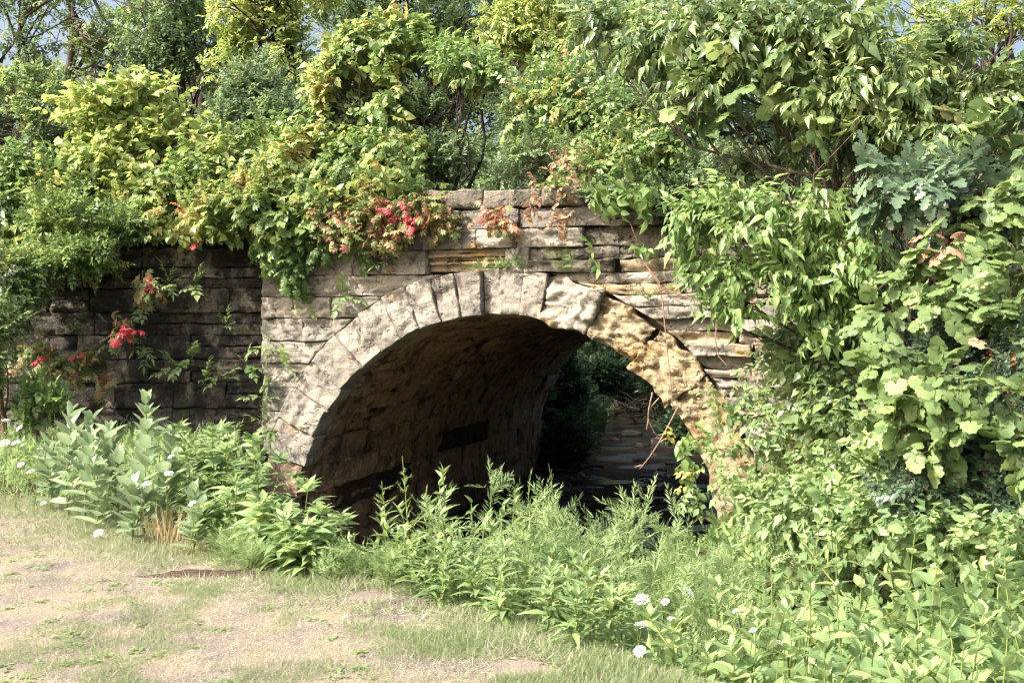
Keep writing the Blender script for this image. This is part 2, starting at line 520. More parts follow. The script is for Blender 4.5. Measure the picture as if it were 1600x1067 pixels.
def ground_h(X, Y):
    X, Y = np.asarray(X, float), np.asarray(Y, float)
    u, n = UN(X, Y)
    p = np.stack([X, Y, np.zeros_like(X)], -1)
    dc = poly_dist(CREEK, X, Y)
    bed = -0.16 + 0.16 * (fbm(p, 0.9, 5) - 0.5) + 0.13 * sstep(1.0, 2.7, dc)
    # general valley side
    side = np.where(n < -1.0, sstep(0.6, 1.9, dc), sstep(1.3, 3.6, dc))
    side = side * (1 - sstep(3.25, 3.0, np.abs(u)) * sstep(-1.2, -0.2, n) * sstep(LEN + 1.5, LEN, n))
    far = 1.7 + 0.09 * np.clip(Y - 26, 0, 200) * sstep(4, 16, dc) + 2.2 * sstep(3, 14, dc)
    near = 0.55 + 0.95 * sstep(0.5, 3.0, X)
    bank = np.where(n > LEN, far, near)
    h = bed + (bank - bed) * side
    # lawn and the flat strip left of the creek
    ls = lawn_side(X, Y)
    xb = np.interp(Y, BANK[:, 1], BANK[:, 0])
    left = sstep(0.75, -0.1, X - xb) * sstep(6.0, 6.8, Y)
    flat = 1.88 + 0.05 * (fbm(p, 0.5, 9) - 0.5)
    strip = np.maximum(sstep(-1.3, 0.0, ls), left) * sstep(0.25, -0.1, n)
    h = h + (flat - h) * strip
    # right bank in front of the face wall, rising to the embankment
    rb = sstep(1.4, 4.4, u) * sstep(-5.0, -0.5, n) * np.where(n < 0.2, 1, 0)
    h = np.maximum(h, rb * 2.0)
    rb2 = sstep(4.2, 6.5, u) * sstep(-4.5, 0.3, n)
    h = np.maximum(h, np.where(n < 0.4, rb2 * 4.7, -9))
    # embankment behind the walls
    emb = sstep(0.28, 0.55, n) * sstep(LEN + 5.0, LEN - 0.3, n) * sstep(3.02, 3.25, np.abs(u))
    wl = (X - WING0[0]) * -math.cos(WA) + (Y - WING0[1]) * -math.sin(WA)
    wd = (X - WING0[0]) * -math.sin(WA) + (Y - WING0[1]) * math.cos(WA)
    top = 4.7 - 0.09 * np.clip(-u - 4, 0, 12)
    emb = np.where(u < -3.35, sstep(0.25, 0.5, wd) * sstep(LEN + 5.0, LEN - 0.3, n), emb)
    emb = np.where((n > LEN - 0.3) & (np.abs(u) < 3.2), 0, emb)
    h = h + np.maximum(top - h, 0) * emb
    h = h + 0.03 * (fbm(p, 1.7, 3) - 0.5)
    return h


def axis(parts):
    return np.unique(np.round(np.concatenate([np.arange(a, b, s) for a, b, s in parts] + [[parts[-1][1]]]), 4))


ua = axis([(-420, -60, 30), (-60, -16, 2.0), (-16, -6, 0.4), (-6, 6, 0.12), (6, 12, 0.3), (12, 60, 2.0), (60, 420, 30)])
na = axis([(-60, -14, 2.0), (-14, -9, 0.3), (-9, 0.0, 0.14), (0.0, 0.7, 0.07), (0.7, 17, 0.25), (17, 44, 0.5), (44, 70, 2.0), (70, 600, 40)])
UU, NN = np.meshgrid(ua, na)
Pg = W(UU, NN, 0)
Zg = ground_h(Pg[..., 0], Pg[..., 1])
Pg[..., 2] = Zg
nr, ncn = UU.shape
idx = np.arange(nr * ncn).reshape(nr, ncn)
Q = np.stack([idx[:-1, :-1], idx[:-1, 1:], idx[1:, 1:], idx[1:, :-1]], -1).reshape(-1, 4)
gme = fast_mesh('ground', Pg.reshape(-1, 3), Q, None, True)
lm = gme.attributes.new('lawn', 'FLOAT', 'POINT')
lm.data.foreach_set('value', np.clip(sstep(-0.5, 0.15, lawn_side(Pg[..., 0], Pg[..., 1])), 0, 1).astype(np.float32).ravel())


def ground_mat():
    m, nt, p, out = nodes('soil_and_thatch')
    L = nt.links
    geo = nt.nodes.new('ShaderNodeNewGeometry'); pos = geo.outputs['Position']
    a = nt.nodes.new('ShaderNodeAttribute'); a.attribute_name = 'lawn'
    n1 = tex_noise(nt, 2.2, 6.0, 0.65, pos)
    lawn = ramp(nt, [(0.3, lin(96, 88, 88)), (0.45, lin(128, 117, 110)), (0.6, lin(142, 132, 112)), (0.75, lin(108, 112, 78))])
    L.new(n1.outputs['Fac'], lawn.inputs[0])
    n2 = tex_noise(nt, 3.0, 6.0, 0.65, pos)
    mud = ramp(nt, [(0.3, lin(44, 36, 29)), (0.55, lin(72, 60, 48)), (0.75, lin(92, 82, 66))])
    L.new(n2.outputs['Fac'], mud.inputs[0])
    mx = nt.nodes.new('ShaderNodeMixRGB'); L.new(a.outputs['Fac'], mx.inputs[0])
    L.new(mud.outputs[0], mx.inputs[1]); L.new(lawn.outputs[0], mx.inputs[2])
    n3 = tex_noise(nt, 70.0, 5.0, 0.7, pos)
    hv = nt.nodes.new('ShaderNodeHueSaturation'); L.new(mx.outputs[0], hv.inputs['Color'])
    v = math_node(nt, 'MULTIPLY_ADD', n3.outputs['Fac'], 1.2); v.node.inputs[2].default_value = 0.4
    L.new(v, hv.inputs['Value']); L.new(hv.outputs[0], p.inputs['Base Color'])
    b = nt.nodes.new('ShaderNodeBump'); b.inputs['Strength'].default_value = 0.7; b.inputs['Distance'].default_value = 0.03
    L.new(n3.outputs['Fac'], b.inputs['Height']); L.new(b.outputs[0], p.inputs['Normal'])
    p.inputs['Roughness'].default_value = 0.95
    p.inputs['Specular IOR Level'].default_value = 0.1
    return m


M['ground'] = ground_mat()
ground = add('ground', gme, M['ground'], None, 'structure')

# earth over the barrel
du = np.linspace(-3.4, 3.4, 30); dn = np.linspace(0.3, LEN - 0.1, 40)
DU, DN = np.meshgrid(du, dn)
DP = W(DU, DN, 4.72 + 0.05 * np.sin(DU * 3 + DN))
ii = np.arange(DU.size).reshape(DU.shape)
deck = add('embankment_top', fast_mesh('embankment_top', DP.reshape(-1, 3), np.stack([ii[:-1, :-1], ii[:-1, 1:], ii[1:, 1:], ii[1:, :-1]], -1).reshape(-1, 4)), M['ground'], None, 'structure')


# creek water
def water_mat():
    m, nt, p, out = nodes('creek_water')
    L = nt.links
    geo = nt.nodes.new('ShaderNodeNewGeometry'); pos = geo.outputs['Position']
    p.inputs['Base Color'].default_value = lin(40, 39, 36)
    p.inputs['Roughness'].default_value = 0.12
    p.inputs['Specular IOR Level'].default_value = 1.0
    n1 = tex_noise(nt, 9.0, 5.0, 0.65, pos)
    n2 = tex_noise(nt, 0.7, 3.0, 0.6, pos)
    k = nt.nodes.new('ShaderNodeMapRange'); k.inputs[1].default_value = 0.45; k.inputs[2].default_value = 0.62
    k.inputs[3].default_value = 0.15; k.inputs[4].default_value = 1.0
    L.new(n2.outputs['Fac'], k.inputs[0])
    b = nt.nodes.new('ShaderNodeBump'); b.inputs['Distance'].default_value = 0.05
    L.new(k.outputs[0], b.inputs['Strength'])
    L.new(n1.outputs['Fac'], b.inputs['Height']); L.new(b.outputs[0], p.inputs['Normal'])
    return m


M['water'] = water_mat()
wv, wt = [], []
cp = CREEK[1:-1]
seg = np.concatenate([np.linspace(cp[i], cp[i + 1], 14, endpoint=False) for i in range(len(cp) - 1)])
td = norm(np.gradient(seg, axis=0))
sd = np.stack([td[:, 1], -td[:, 0]], -1)
for k, s in enumerate(np.linspace(-2.5, 2.5, 7)):
    wv.append(np.concatenate([seg + sd * s, np.full((len(seg), 1), 0.0)], 1))
wv = np.concatenate(wv)
ns = len(seg)
for k in range(6):
    for i in range(ns - 1):
        wt.append((k * ns + i, k * ns + i + 1, (k + 1) * ns + i + 1, (k + 1) * ns + i))
add('creek_water', fast_mesh('creek_water', wv, np.array(wt), None, True), M['water'], None, 'structure')


# ------------------------------------------------------------------ masonry
def stone_mesh(fmap, nx, ny, amp, seed, joint=0.006, cham=0.025, proud=0.0, depth=0.22, fs=6.0, edge_jit=0.012, size=(0.5, 0.3), ledge=0.0):
    """one rough-faced stone. fmap(s, t, d) gives the world point for s, t in 0..1 across the face and d metres out of it"""
    rg = np.random.default_rng(seed)
    w, h = size
    s = np.linspace(0, 1, nx + 1); t = np.linspace(0, 1, ny + 1)
    # pull the outermost rows close to the rim so the chamfer stays narrow
    cs, ct_ = min(0.25, cham / w), min(0.3, cham / h)
    s = np.concatenate([[0, cs], np.linspace(cs, 1 - cs, nx - 1)[1:-1], [1 - cs, 1]])
    t = np.concatenate([[0, ct_], np.linspace(ct_, 1 - ct_, ny - 1)[1:-1], [1 - ct_, 1]])
    S, T = np.meshgrid(s, t)
    nxx, nyy = S.shape[1], S.shape[0]
    js, jt = joint / w, joint / h
    Sm = js + S * (1 - 2 * js); Tm = jt + T * (1 - 2 * jt)
    P0 = fmap(Sm, Tm, np.zeros_like(S))
    q = P0 + rg.uniform(-50, 50, 3)
    rim = (S <= 0) | (S >= 1) | (T <= 0) | (T >= 1)
    f = (fbm(q, fs, seed % 97, 4) - 0.5) * 2.4
    f2 = np.abs(noise(q * np.array([1, 1, 2.5]), fs * 0.8, seed % 89) - 0.5) * 2
    # pitched face: chips with their own tilt and depth, then grain
    K = int(np.clip(w * h * (70 if h > 0.16 else 110), 5, 60))
    cx, cy = rg.random(K) * w, rg.random(K) * h
    off, gx, gz = rg.normal(0, 0.55, K), rg.normal(0, 2.2, K), rg.normal(0.6, 3.0, K)
    xw = Sm * w + (noise(q, 9.0, 21) - 0.5) * 0.05
    yw = Tm * h + (noise(q, 9.0, 22) - 0.5) * 0.05
    dd = (xw[..., None] - cx) ** 2 + (2.0 * (yw[..., None] - cy)) ** 2
    ic = np.argmin(dd, -1)
    pl = np.clip(off[ic] + gx[ic] * (xw - cx[ic]) + gz[ic] * (yw - cy[ic]), -1.1, 1.0)
    mid = 1 - (2 * S - 1) ** 4 * 0.5 - (2 * T - 1) ** 4 * 0.5
    D = proud + amp * (0.24 * pl + 0.24 * f + 0.34 * (0.5 - f2) - 0.05)
    if ledge > 0:   # broken bedding: the face steps in and out by layers
        lay = noise(np.stack([Tm * h * 14 + seed, np.floor(Sm * w * 2.2 + f * 0.7), np.zeros_like(S)], -1), 1.0, seed % 83)
        D = D + ledge * (lay - 0.55)
    D = D + rg.normal(0, amp * 0.2)
    D = np.where(rim, D - cham * 1.2 * noise(q, 6.0, 3) ** 2, D)
    jit = np.where(rim, 1.0, 0.3) * edge_jit
    Sm = Sm + (noise(q, 7.0, 11) - 0.5) * jit / w * np.where((S <= 0) | (S >= 1), 1.2, 0.5)
    Tm = Tm + (noise(q, 7.0, 12) - 0.5) * jit / h * np.where((T <= 0) | (T >= 1), 1.2, 0.5)
    F = fmap(Sm, Tm, D).reshape(-1, 3)
    ix = np.arange(nxx * nyy).reshape(nyy, nxx)
    ring = np.concatenate([ix[0, :], ix[1:, -1], ix[-1, -2::-1], ix[-2:0:-1, 0]])
    Bk = fmap(Sm, Tm, np.full_like(S, -depth)).reshape(-1, 3)[ring]
    V = np.concatenate([F, Bk])
    nb = len(F) + np.arange(len(ring))
    Qf = np.stack([ix[:-1, :-1], ix[:-1, 1:], ix[1:, 1:], ix[1:, :-1]], -1).reshape(-1, 4)
    r2 = np.roll(ring, -1); nb2 = np.roll(nb, -1)
    Qs = np.stack([ring, nb, nb2, r2], -1)
    return fast_mesh('stone', V, np.concatenate([Qf, Qs]))


def face_map(u00, u10, u11, u01, z0, z1):
    def f(s, t, d):
        u = (u00 * (1 - s) + u10 * s) * (1 - t) + (u01 * (1 - s) + u11 * s) * t
        return W(u, -d, z0 + (z1 - z0) * t)
    return f


bridge = empty('stone_arch_bridge', W(0, 0, 0), 'old limestone arch bridge with an overgrown face wall over the creek', 'bridge')
rng = np.random.default_rng(21)


def ext(z, r=RO + 0.01):
    d = r * r - (z - ZC) ** 2
    return math.sqrt(d) if d > 0 else 0.0


# courses of the face wall (heights read off the photograph)
zs = [-0.3, 0.1, 0.45, 0.8, 1.12, 1.42, 1.72, 2.0, 2.3, 2.62, 2.93, 3.22, 3.52, 3.80, 4.07, 4.38, 4.62, ZTOP]
NOTCH = (-0.92, 0.12)     # the missing stone over the keystone
seed = 100
for ci in range(len(zs) - 1):
    z0, z1 = zs[ci], zs[ci + 1]
    zm = (z0 + z1) / 2
    spans = []
    if z0 < ZC:                     # beside the springing
        a0, a1 = RO + 0.01, (RO + 0.01 if z1 <= ZC else ext(z1))
    else:
        a0, a1 = ext(z0), ext(z1)
    if z0 > ZC + RO - 0.1 or a0 <= 0.05:
        spans.append((UL, UR, 0, 0))
    else:
        spans.append((UL, -a0, 0, -a1 + a0))
        spans.append((a0, UR, -(a0 - a1), 0))
    for (sa, sb, la, lb) in spans:
        if sb - sa < 0.06: continue
        # la: shift of the upper left corner, lb: shift of the upper right corner
        cuts = [sa]
        x = sa
        while True:
            w = rng.uniform(0.42, 0.95) if x < 0 else rng.uniform(0.5, 1.15)
            if x + w > sb - 0.28: break
            x += w
            cuts.append(x)
        cuts.append(sb)
        if 4.0 < z0 < 4.3:          # keep joints at the rims of the missing stone
            cuts = [c for c in cuts if not (NOTCH[0] - 0.25 < c < NOTCH[1] + 0.25)] + list(NOTCH)
            cuts.sort()
        for a, b in zip(cuts[:-1], cuts[1:]):
            if 4.0 < z0 < 4.3 and a >= NOTCH[0] - 0.01 and b <= NOTCH[1] + 0.01:
                continue
            u00, u10 = a, b
            u01 = a + (la if a == sa else 0)
            u11 = b + (lb if b == sb else 0)
            right = 0.5 * (a + b) > 0.9
            seed += 1
            if right:
                # thin-bedded, decayed: one to three layers, some set back or fallen out
                lay = [1, 2, 2, 3][rng.integers(0, 4)]
                zz = np.linspace(z0, z1, lay + 1)
                for k in range(lay):
                    ta, tb = k / lay, (k + 1) / lay
                    pr = rng.uniform(-0.10, 0.05)
                    if rng.random() < 0.12: pr = -0.16
                    mat = M['stone_ochre'] if rng.random() < (0.10 + 0.3 * (pr < -0.05)) else M['stone']
                    v0, v1 = u00 + (u01 - u00) * ta, u00 + (u01 - u00) * tb
                    w0, w1 = u10 + (u11 - u10) * ta, u10 + (u11 - u10) * tb
                    e = rng.uniform(-0.0, 0.06)
                    me = stone_mesh(face_map(v0, w0 - e, w1 - e, v1, zz[k], zz[k + 1]), 24, max(6, 13 - 3 * lay), 0.085, seed * 7 + k, 0.003, 0.010, pr, 0.34, 6.0, 0.04, (max(0.2, b - a), (z1 - z0) / lay), 0.06)
                    add('stone', me, M['stone_mossy'] if (z0 > 4.0 and rng.random() < 0.6) else mat, bridge)
            else:
                pr = rng.uniform(-0.02, 0.02)
                led = 0.05 if rng.random() < 0.4 else 0.0
                me = stone_mesh(face_map(u00, u10, u11, u01, z0, z1), 24, 14, 0.085, seed, 0.005, 0.010, pr, 0.3, 6.0, 0.02, (max(0.2, b - a), z1 - z0), led)
                add('stone', me, M['stone'] if rng.random() < 0.97 else M['stone_ochre'], bridge)
# thin ledges of the core showing in the gap of the missing stone
for k in range(6):
    z0 = 4.10 + k * 0.046
    seed += 1
    me = stone_mesh(face_map(NOTCH[0] + 0.01, NOTCH[1] - 0.01, NOTCH[1] - 0.01, NOTCH[0] + 0.01, z0, z0 + 0.045), 18, 3, 0.03, seed, 0.002, 0.008, -0.10 + 0.008 * k + rng.uniform(-0.03, 0.03), 0.12, 7.0, 0.02, (1.04, 0.05), 0.03)
    add('ledge', me, M['stone_ochre'], bridge)
# coping
x = UL - 0.05
while x < UR:
    w = rng.uniform(0.7, 1.2)
    seed += 1
    me = stone_mesh(face_map(x, x + w, x + w, x, ZTOP + 0.005, ZTOP + rng.uniform(0.2, 0.27)), 12, 6, 0.05, seed, 0.01, 0.035, rng.uniform(0.0, 0.08), 0.6, 4.0, 0.03, (w, 0.24))
    add('coping_stone', me, M['stone_mossy'], bridge)
    x += w


# arch ring
def vous_map(a0, a1, r0, r1):
    def f(s, t, d):
        a = a0 + (a1 - a0) * s
        r = r0 + (r1 - r0) * t
        return W(r * np.cos(a), -d, ZC + r * np.sin(a))
    return f


def soffit_cap(a0, a1, r0, seed):
    """the dressed band of a ring stone turning into the barrel"""
    def f(s, t, d):
        a = a0 + (a1 - a0) * s
        return W((r0 - d) * np.cos(a), 0.30 * t + 0.012, ZC + (r0 - d) * np.sin(a))
    return f


# angles (degrees from the right springing) of the joints, left to right over the crown
ring_deg = [180, 173, 164, 155, 147, 139.5, 131, 124, 117, 111, 105, 99.5, 93.5, 89, 83.5, 78, 66, 52, 38, 25, 12, 0]
for k in range(len(ring_deg) - 1):
    a0, a1 = math.radians(ring_deg[k]), math.radians(ring_deg[k + 1])
    seed += 1
    deg = 0.5 * (ring_deg[k] + ring_deg[k + 1])
    if deg > 160:
        mat, amp, pr, cham, led, r1, r0 = M['stone_pink'], 0.07, 0.0, 0.012, 0.05, RO, RI + rng.uniform(-0.02, 0.05)
    elif deg > 78:
        mat, amp, pr, cham, led, r1, r0 = M['stone'], 0.075, rng.uniform(0.0, 0.10), 0.012, 0.03, RO + rng.uniform(-0.01, 0.02), RI + rng.uniform(-0.015, 0.01)
    else:
        mat, amp, pr, cham, led, r1, r0 = M['stone_ochre'] if deg < 72 else M['stone'], 0.16, rng.uniform(-0.03, 0.03), 0.02, 0.07, RO + rng.uniform(-0.05, 0.02), RI + rng.uniform(-0.05, 0.07)
    if 93.5 > deg > 89: pr -= 0.09
    if deg > 150: r1 = min(r1, 3.24 / abs(math.cos(0.5 * (a0 + a1))))
    me = stone_mesh(vous_map(a0, a1, r0, r1), 12 if deg > 78 else 26, 17 if deg > 78 else 22, amp, seed, 0.007 if deg > 78 else 0.0, cham, pr, 0.3, 5.5 if deg > 78 else 7.0, 0.025 if deg > 78 else 0.11, (abs(a1 - a0) * 2.6, r1 - r0), led)
    add('arch_stone', me, mat, bridge)
# left piers under the springing and the barrel below
for sgn in (-1, 1):
    zz = [-0.35, -0.05, 0.25, 0.52, ZC]
    for k in range(4):
        seed += 1
        a, b = (sgn * (RO if sgn > 0 else 3.24), sgn * (RI + rng.uniform(-0.03, 0.05)))
        a, b = min(a, b), max(a, b)
        me = stone_mesh(face_map(a, b, b, a, zz[k], zz[k + 1]), 7, 6, 0.07, seed, 0.006, 0.03, 0.0, 0.3, 4.0, 0.03, (0.5, 0.4), 0.05)
        add('pier_stone', me, M['stone_pink'] if sgn < 0 else M['stone_ochre'], bridge)


# barrel lining: flat sides below, vault above; arc length measured from the left foot
FOOT = -0.35
HV = ZC - FOOT
ARC = math.pi * RI


def barrel_pt(c, n, d):
    """c: metres up the left side and over; d: metres into the void"""
    c = np.asarray(c, float)
    a = np.pi - np.clip((c - HV) / RI, 0, np.pi)
    r = RI - d
    u = r * np.cos(a)
    z = ZC + r * np.sin(a)
    z = np.where(c < HV, FOOT + c, np.where(c > HV + ARC, ZC - (c - HV - ARC), z))
    return W(u, n, z)


nstones = 0
c = 0.0
row = 0
while c < HV + RI * math.radians(132):
    hgt = 0.37 if c < HV else 0.36
    hgt *= rng.uniform(0.85, 1.15)
    x = 0.34 - (row % 2) * 0.0
    first = True
    while x < LEN:
        w = rng.uniform(0.7, 1.5) * (1.0 if c < HV + 2.6 else 1.35)
        if first: w *= rng.uniform(0.4, 1.0)
        first = False
        x1 = min(x + w, LEN)
        if LEN - x1 < 0.3: x1 = LEN
        seed += 1
        c0, c1, n0, n1 = c, c + hgt, x, x1

        def f(s, t, d, c0=c0, c1=c1, n0=n0, n1=n1):
            return barrel_pt(c0 + (c1 - c0) * t, n0 + (n1 - n0) * s, d)
        zz = c + 0.15
        soot = (0.95 < c < 1.9) and rng.random() < 0.22 and x < 7
        near = x < 5 and c < 4.0
        me = stone_mesh(f, 13 if near else 6, 7 if near else 4, 0.085 if near else 0.06, seed, 0.002, 0.010, rng.uniform(-0.02, 0.04), 0.14, 5.0, 0.05, (x1 - x, hgt), 0.06 if near else 0.02)
        add('barrel_stone', me, M['stone_soot'] if soot else M['stone_barrel'], bridge)
        nstones += 1
        x = x1
    c += hgt
    row += 1

# solid backing behind the stones: mortar face with the arch cut out, and the tunnel lining
V, T = [], []
aa = np.linspace(0, math.pi, 41)
inner = [(-(RI + 0.1), -0.5)] + [(-(RI + 0.1) * math.cos(a), ZC + (RI + 0.1) * math.sin(a)) for a in aa] + [((RI + 0.1), -0.5)]
outer = []
for (u, z) in inner:
    a = math.atan2(max(z - ZC, 0), u)
    if z <= ZC: outer.append((UL + 0.04 if u < 0 else UR - 0.05, z))
    else:
        k = min(abs((UL + 0.04) / math.cos(a)) if math.cos(a) < -1e-6 else 1e9, (UR - 0.05) / math.cos(a) if math.cos(a) > 1e-6 else 1e9, (ZTOP - ZC) / math.sin(a))
        outer.append((k * math.cos(a), ZC + k * math.sin(a)))
for i, (p, q) in enumerate(zip(inner, outer)):
    V += [W(p[0], 0.2, p[1]), W(q[0], 0.2, q[1]), W(p[0], 0.34, p[1]), W(q[0], 0.34, q[1])]
Qs = []
for i in range(len(inner) - 1):
    a, b = 4 * i, 4 * (i + 1)
    Qs += [(a, a + 1, b + 1, b), (a + 2, b + 2, b + 3, a + 3)]
# corners of the sheet
add('mortar_core', fast_mesh('mortar_core', np.array(V), np.array(Qs)), M['mortar'], bridge)
for (c0u, c0z) in ((UL + 0.04, ZTOP), (UR - 0.05, ZTOP)):
    pass
# filler sheet a little further back closes the corners
fv = [W(UL + 0.05, 0.30, ZC), W(UL + 0.05, 0.30, ZTOP + 0.02), W(-1.2, 0.30, ZTOP + 0.02), W(-2.2, 0.30, ZC + 2.4), W(-2.85, 0.30, ZC + 1.4), W(-3.1, 0.30, ZC)]
add('mortar_core', fast_mesh('mortar_core', np.array(fv), np.array([[0, 1, 2, 3, 4, 5]])), M['mortar'], bridge)
fv = [W(UR, 0.30, ZC), W(UR, 0.30, ZTOP + 0.02), W(1.2, 0.30, ZTOP + 0.02), W(2.2, 0.30, ZC + 2.4), W(2.85, 0.30, ZC + 1.4), W(3.1, 0.30, ZC)]
add('mortar_core', fast_mesh('mortar_core', np.array(fv), np.array([[0, 1, 2, 3, 4, 5]])), M['mortar'], bridge)
cc = np.concatenate([np.linspace(-0.3, HV, 6), np.linspace(HV, HV + ARC, 40)[1:], np.linspace(HV + ARC, 2 * HV + ARC + 0.3, 6)[1:]])
nn = np.linspace(0.2, LEN + 0.02, 16)
CC, NL = np.meshgrid(cc, nn)
jj = np.arange(CC.size).reshape(CC.shape)
lining = add('barrel_lining', fast_mesh('barrel_lining', barrel_pt(CC, NL, -0.05).reshape(-1, 3), np.stack([jj[:-1, :-1], jj[:-1, 1:], jj[1:, 1:], jj[1:, :-1]], -1).reshape(-1, 4)), M['mortar_dark'], bridge)
# the far face: a plain wall of the same outline
V = [W(p[0], LEN + 0.03, p[1]) for p in inner] + [W(q[0], LEN + 0.03, q[1]) for q in outer]
k = len(inner)
add('far_face', fast_mesh('far_face', np.array(V), np.array([(i, i + 1, k + i + 1, k + i) for i in range(k - 1)])), M['stone_barrel'], bridge)
fv = [W(UL, LEN, -0.5), W(UL, LEN, 4.9), W(-RI - 0.05, LEN, 4.9), W(-RI - 0.05, LEN, -0.5), W(RI + 0.05, LEN, -0.5), W(RI + 0.05, LEN, 4.9), W(UR, LEN, 4.9), W(UR, LEN, -0.5)]

# wing wall, stained black
wing = empty('wing_wall', WG(4, 0, 1.6), 'black stained mossy limestone wing wall beside the arch, hung with vines', 'wall')
wz = [1.3, 1.66, 2.0, 2.32, 2.66, 2.98, 3.3, 3.6, 3.92, 4.2, 4.46]


def wing_map(l0, l1, z0, z1):
    def f(s, t, d):
        return WG(l1 + (l0 - l1) * s, -d, z0 + (z1 - z0) * t)
    return f


for k in range(len(wz) - 1):
    z0, z1 = wz[k], wz[k + 1]
    l = 0.0
    lmax = 9.0 if z1 < 4.0 else 5.0
    while l < lmax:
        w = rng.uniform(0.5, 1.25)
        seed += 1
        nl = 1 if rng.random() < 0.65 else 2
        for j in range(nl):
            za, zb = z0 + (z1 - z0) * j / nl, z0 + (z1 - z0) * (j + 1) / nl
            me = stone_mesh(wing_map(l, l + w, za, zb), 17, 11 if nl == 1 else 7, 0.08, seed * 3 + j, 0.004, 0.012, rng.uniform(-0.04, 0.035), 0.25, 4.2, 0.03, (w, zb - za), 0.05 if rng.random() < 0.5 else 0)
            add('stone', me, M['stone_dark'], wing)
        l += w
V = WG(np.array([-0.1, 9.3, 9.3, 5.0, 5.0, -0.1]), 0.13, np.array([0.9, 0.9, 3.9, 3.9, 4.44, 4.44]))
add('mortar_core', fast_mesh('mortar_core', V, np.array([[0, 1, 2, 3, 4, 5]])), M['mortar_dark'], wing)


# ------------------------------------------------------------------ leaf shapes (length 1 along +Y, face up +Z)
def leaf_shape(w, prof, fold=0.12, droop=0.25, y0=0.0, wave=0.0):
    """prof: list of (t, half width 0..1); base and tip are added"""
    V = [(0, y0, 0)]
    for i, (t, h) in enumerate(prof):
        z = -droop * t * t
        wv = wave * (1 if i % 2 else -1)
        V += [(-h * w, t, z + fold * h * w * 2 + wv), (0, t, z), (h * w, t, z + fold * h * w * 2 - wv)]
    V.append((0, 1, -droop))
    n = len(prof)
    T = [(0, 2, 1), (0, 3, 2)]
    for i in range(n - 1):
        a, b = 1 + 3 * i, 4 + 3 * i
        T += [(a, a + 1, b + 1), (a, b + 1, b), (a + 1, a + 2, b + 2), (a + 1, b + 2, b + 1)]
    a = 1 + 3 * (n - 1); e = 1 + 3 * n
    T += [(a, a + 1, e), (a + 1, a + 2, e)]
    return np.array(V, float), np.array(T)


def merge(parts):
    V, T, n = [], [], 0
    for v, t in parts:
        V.append(v); T.append(t + n); n += len(v)
    return np.concatenate(V), np.concatenate(T)


def rotz(v, a):
    c, s_ = math.cos(a), math.sin(a)
    return np.stack([v[:, 0] * c - v[:, 1] * s_, v[:, 0] * s_ + v[:, 1] * c, v[:, 2]], -1)


LEAF = {}
LEAF['tiny'] = leaf_shape(0.30, [(0.45, 1.0)], 0.15, 0.15)
LEAF['ovate1'] = leaf_shape(0.30, [(0.4, 1.0)], 0.15, 0.3)
LEAF['ovate'] = leaf_shape(0.30, [(0.18, 0.8), (0.42, 1.0), (0.75, 0.5)], 0.14, 0.3)
LEAF['point'] = leaf_shape(0.235, [(0.12, 0.8), (0.32, 1.0), (0.6, 0.62), (0.82, 0.22)], 0.2, 0.35)
LEAF['lance'] = leaf_shape(0.15, [(0.15, 0.75), (0.4, 1.0), (0.72, 0.55)], 0.2, 0.4)
LEAF['milk'] = leaf_shape(0.235, [(0.1, 0.72), (0.3, 1.0), (0.6, 0.95), (0.85, 0.5)], 0.2, 0.12)
LEAF['heart'] = leaf_shape(0.42, [(0.04, 0.55), (0.25, 1.0), (0.62, 0.66)], 0.1, 0.3)
LEAF['needle'] = leaf_shape(0.07, [(0.4, 1.0)], 0.1, 0.1)
LEAF['flat'] = (np.array([(0, 0, 0), (-0.29, 0.42, 0.05), (0.29, 0.42, 0.05), (0, 1, -0.25)]), np.array([(0, 3, 1), (0, 2, 3)]))
LEAF['needle1'] = (np.array([(0, 0, 0), (-0.07, 0.4, 0.0), (0.07, 0.4, 0.0), (0, 1, -0.08)]), np.array([(0, 3, 1), (0, 2, 3)]))
LEAF['lance1'] = leaf_shape(0.15, [(0.4, 1.0)], 0.2, 0.4)
LEAF['point1'] = leaf_shape(0.235, [(0.3, 1.0), (0.7, 0.4)], 0.2, 0.35)
LEAF['heart1'] = leaf_shape(0.42, [(0.2, 1.0), (0.62, 0.66)], 0.1, 0.3)
# plainer shapes for the leaves that are joined into one part
PLAIN = {'ovate': 'ovate1', 'point': 'point1', 'heart': 'heart1', 'creeper_fine': 'creeper', 'lance': 'lance1', 'ovate1': 'flat', 'tiny': 'flat', 'needle': 'needle1'}
oak = [(0.1, 0.18), (0.2, 0.55), (0.28, 0.3), (0.42, 0.95), (0.52, 0.42), (0.66, 1.0), (0.76, 0.5), (0.88, 0.62)]
LEAF['oak'] = leaf_shape(0.31, oak, 0.10, 0.25)


def grape_shape(seed, teeth=0.05):
    rg = np.random.default_rng(seed)
    pol = [(-168, 0.40), (-150, 0.52), (-128, 0.58), (-108, 0.60), (-90, 0.60), (-74, 0.60), (-58, 0.64), (-42, 0.68), (-26, 0.74), (-11, 0.86), (0, 1.02)]
    pts = pol + [(-a, r) for a, r in pol[-2::-1]]
    V = [(0, 0.32, 0.02)]
    for i, (a, r) in enumerate(pts):
        r = r * (1 + teeth * (1 if i % 2 else -1)) * rg.uniform(0.95, 1.05)
        x, y = r * 0.86 * math.sin(math.radians(a)), 0.30 + r * 0.70 * math.cos(math.radians(a))
        z = 0.05 * math.cos(math.radians(a * 3)) * r - 0.22 * max(0, y - 0.3) ** 2 - 0.28 * x * x + rg.normal(0, 0.02)
        V.append((x, y, z))
    n = len(pts)
    T = [(0, i + 1, i) for i in range(1, n)]
    return np.array(V, float), np.array(T)


LEAF['grape'] = grape_shape(3, 0.065)


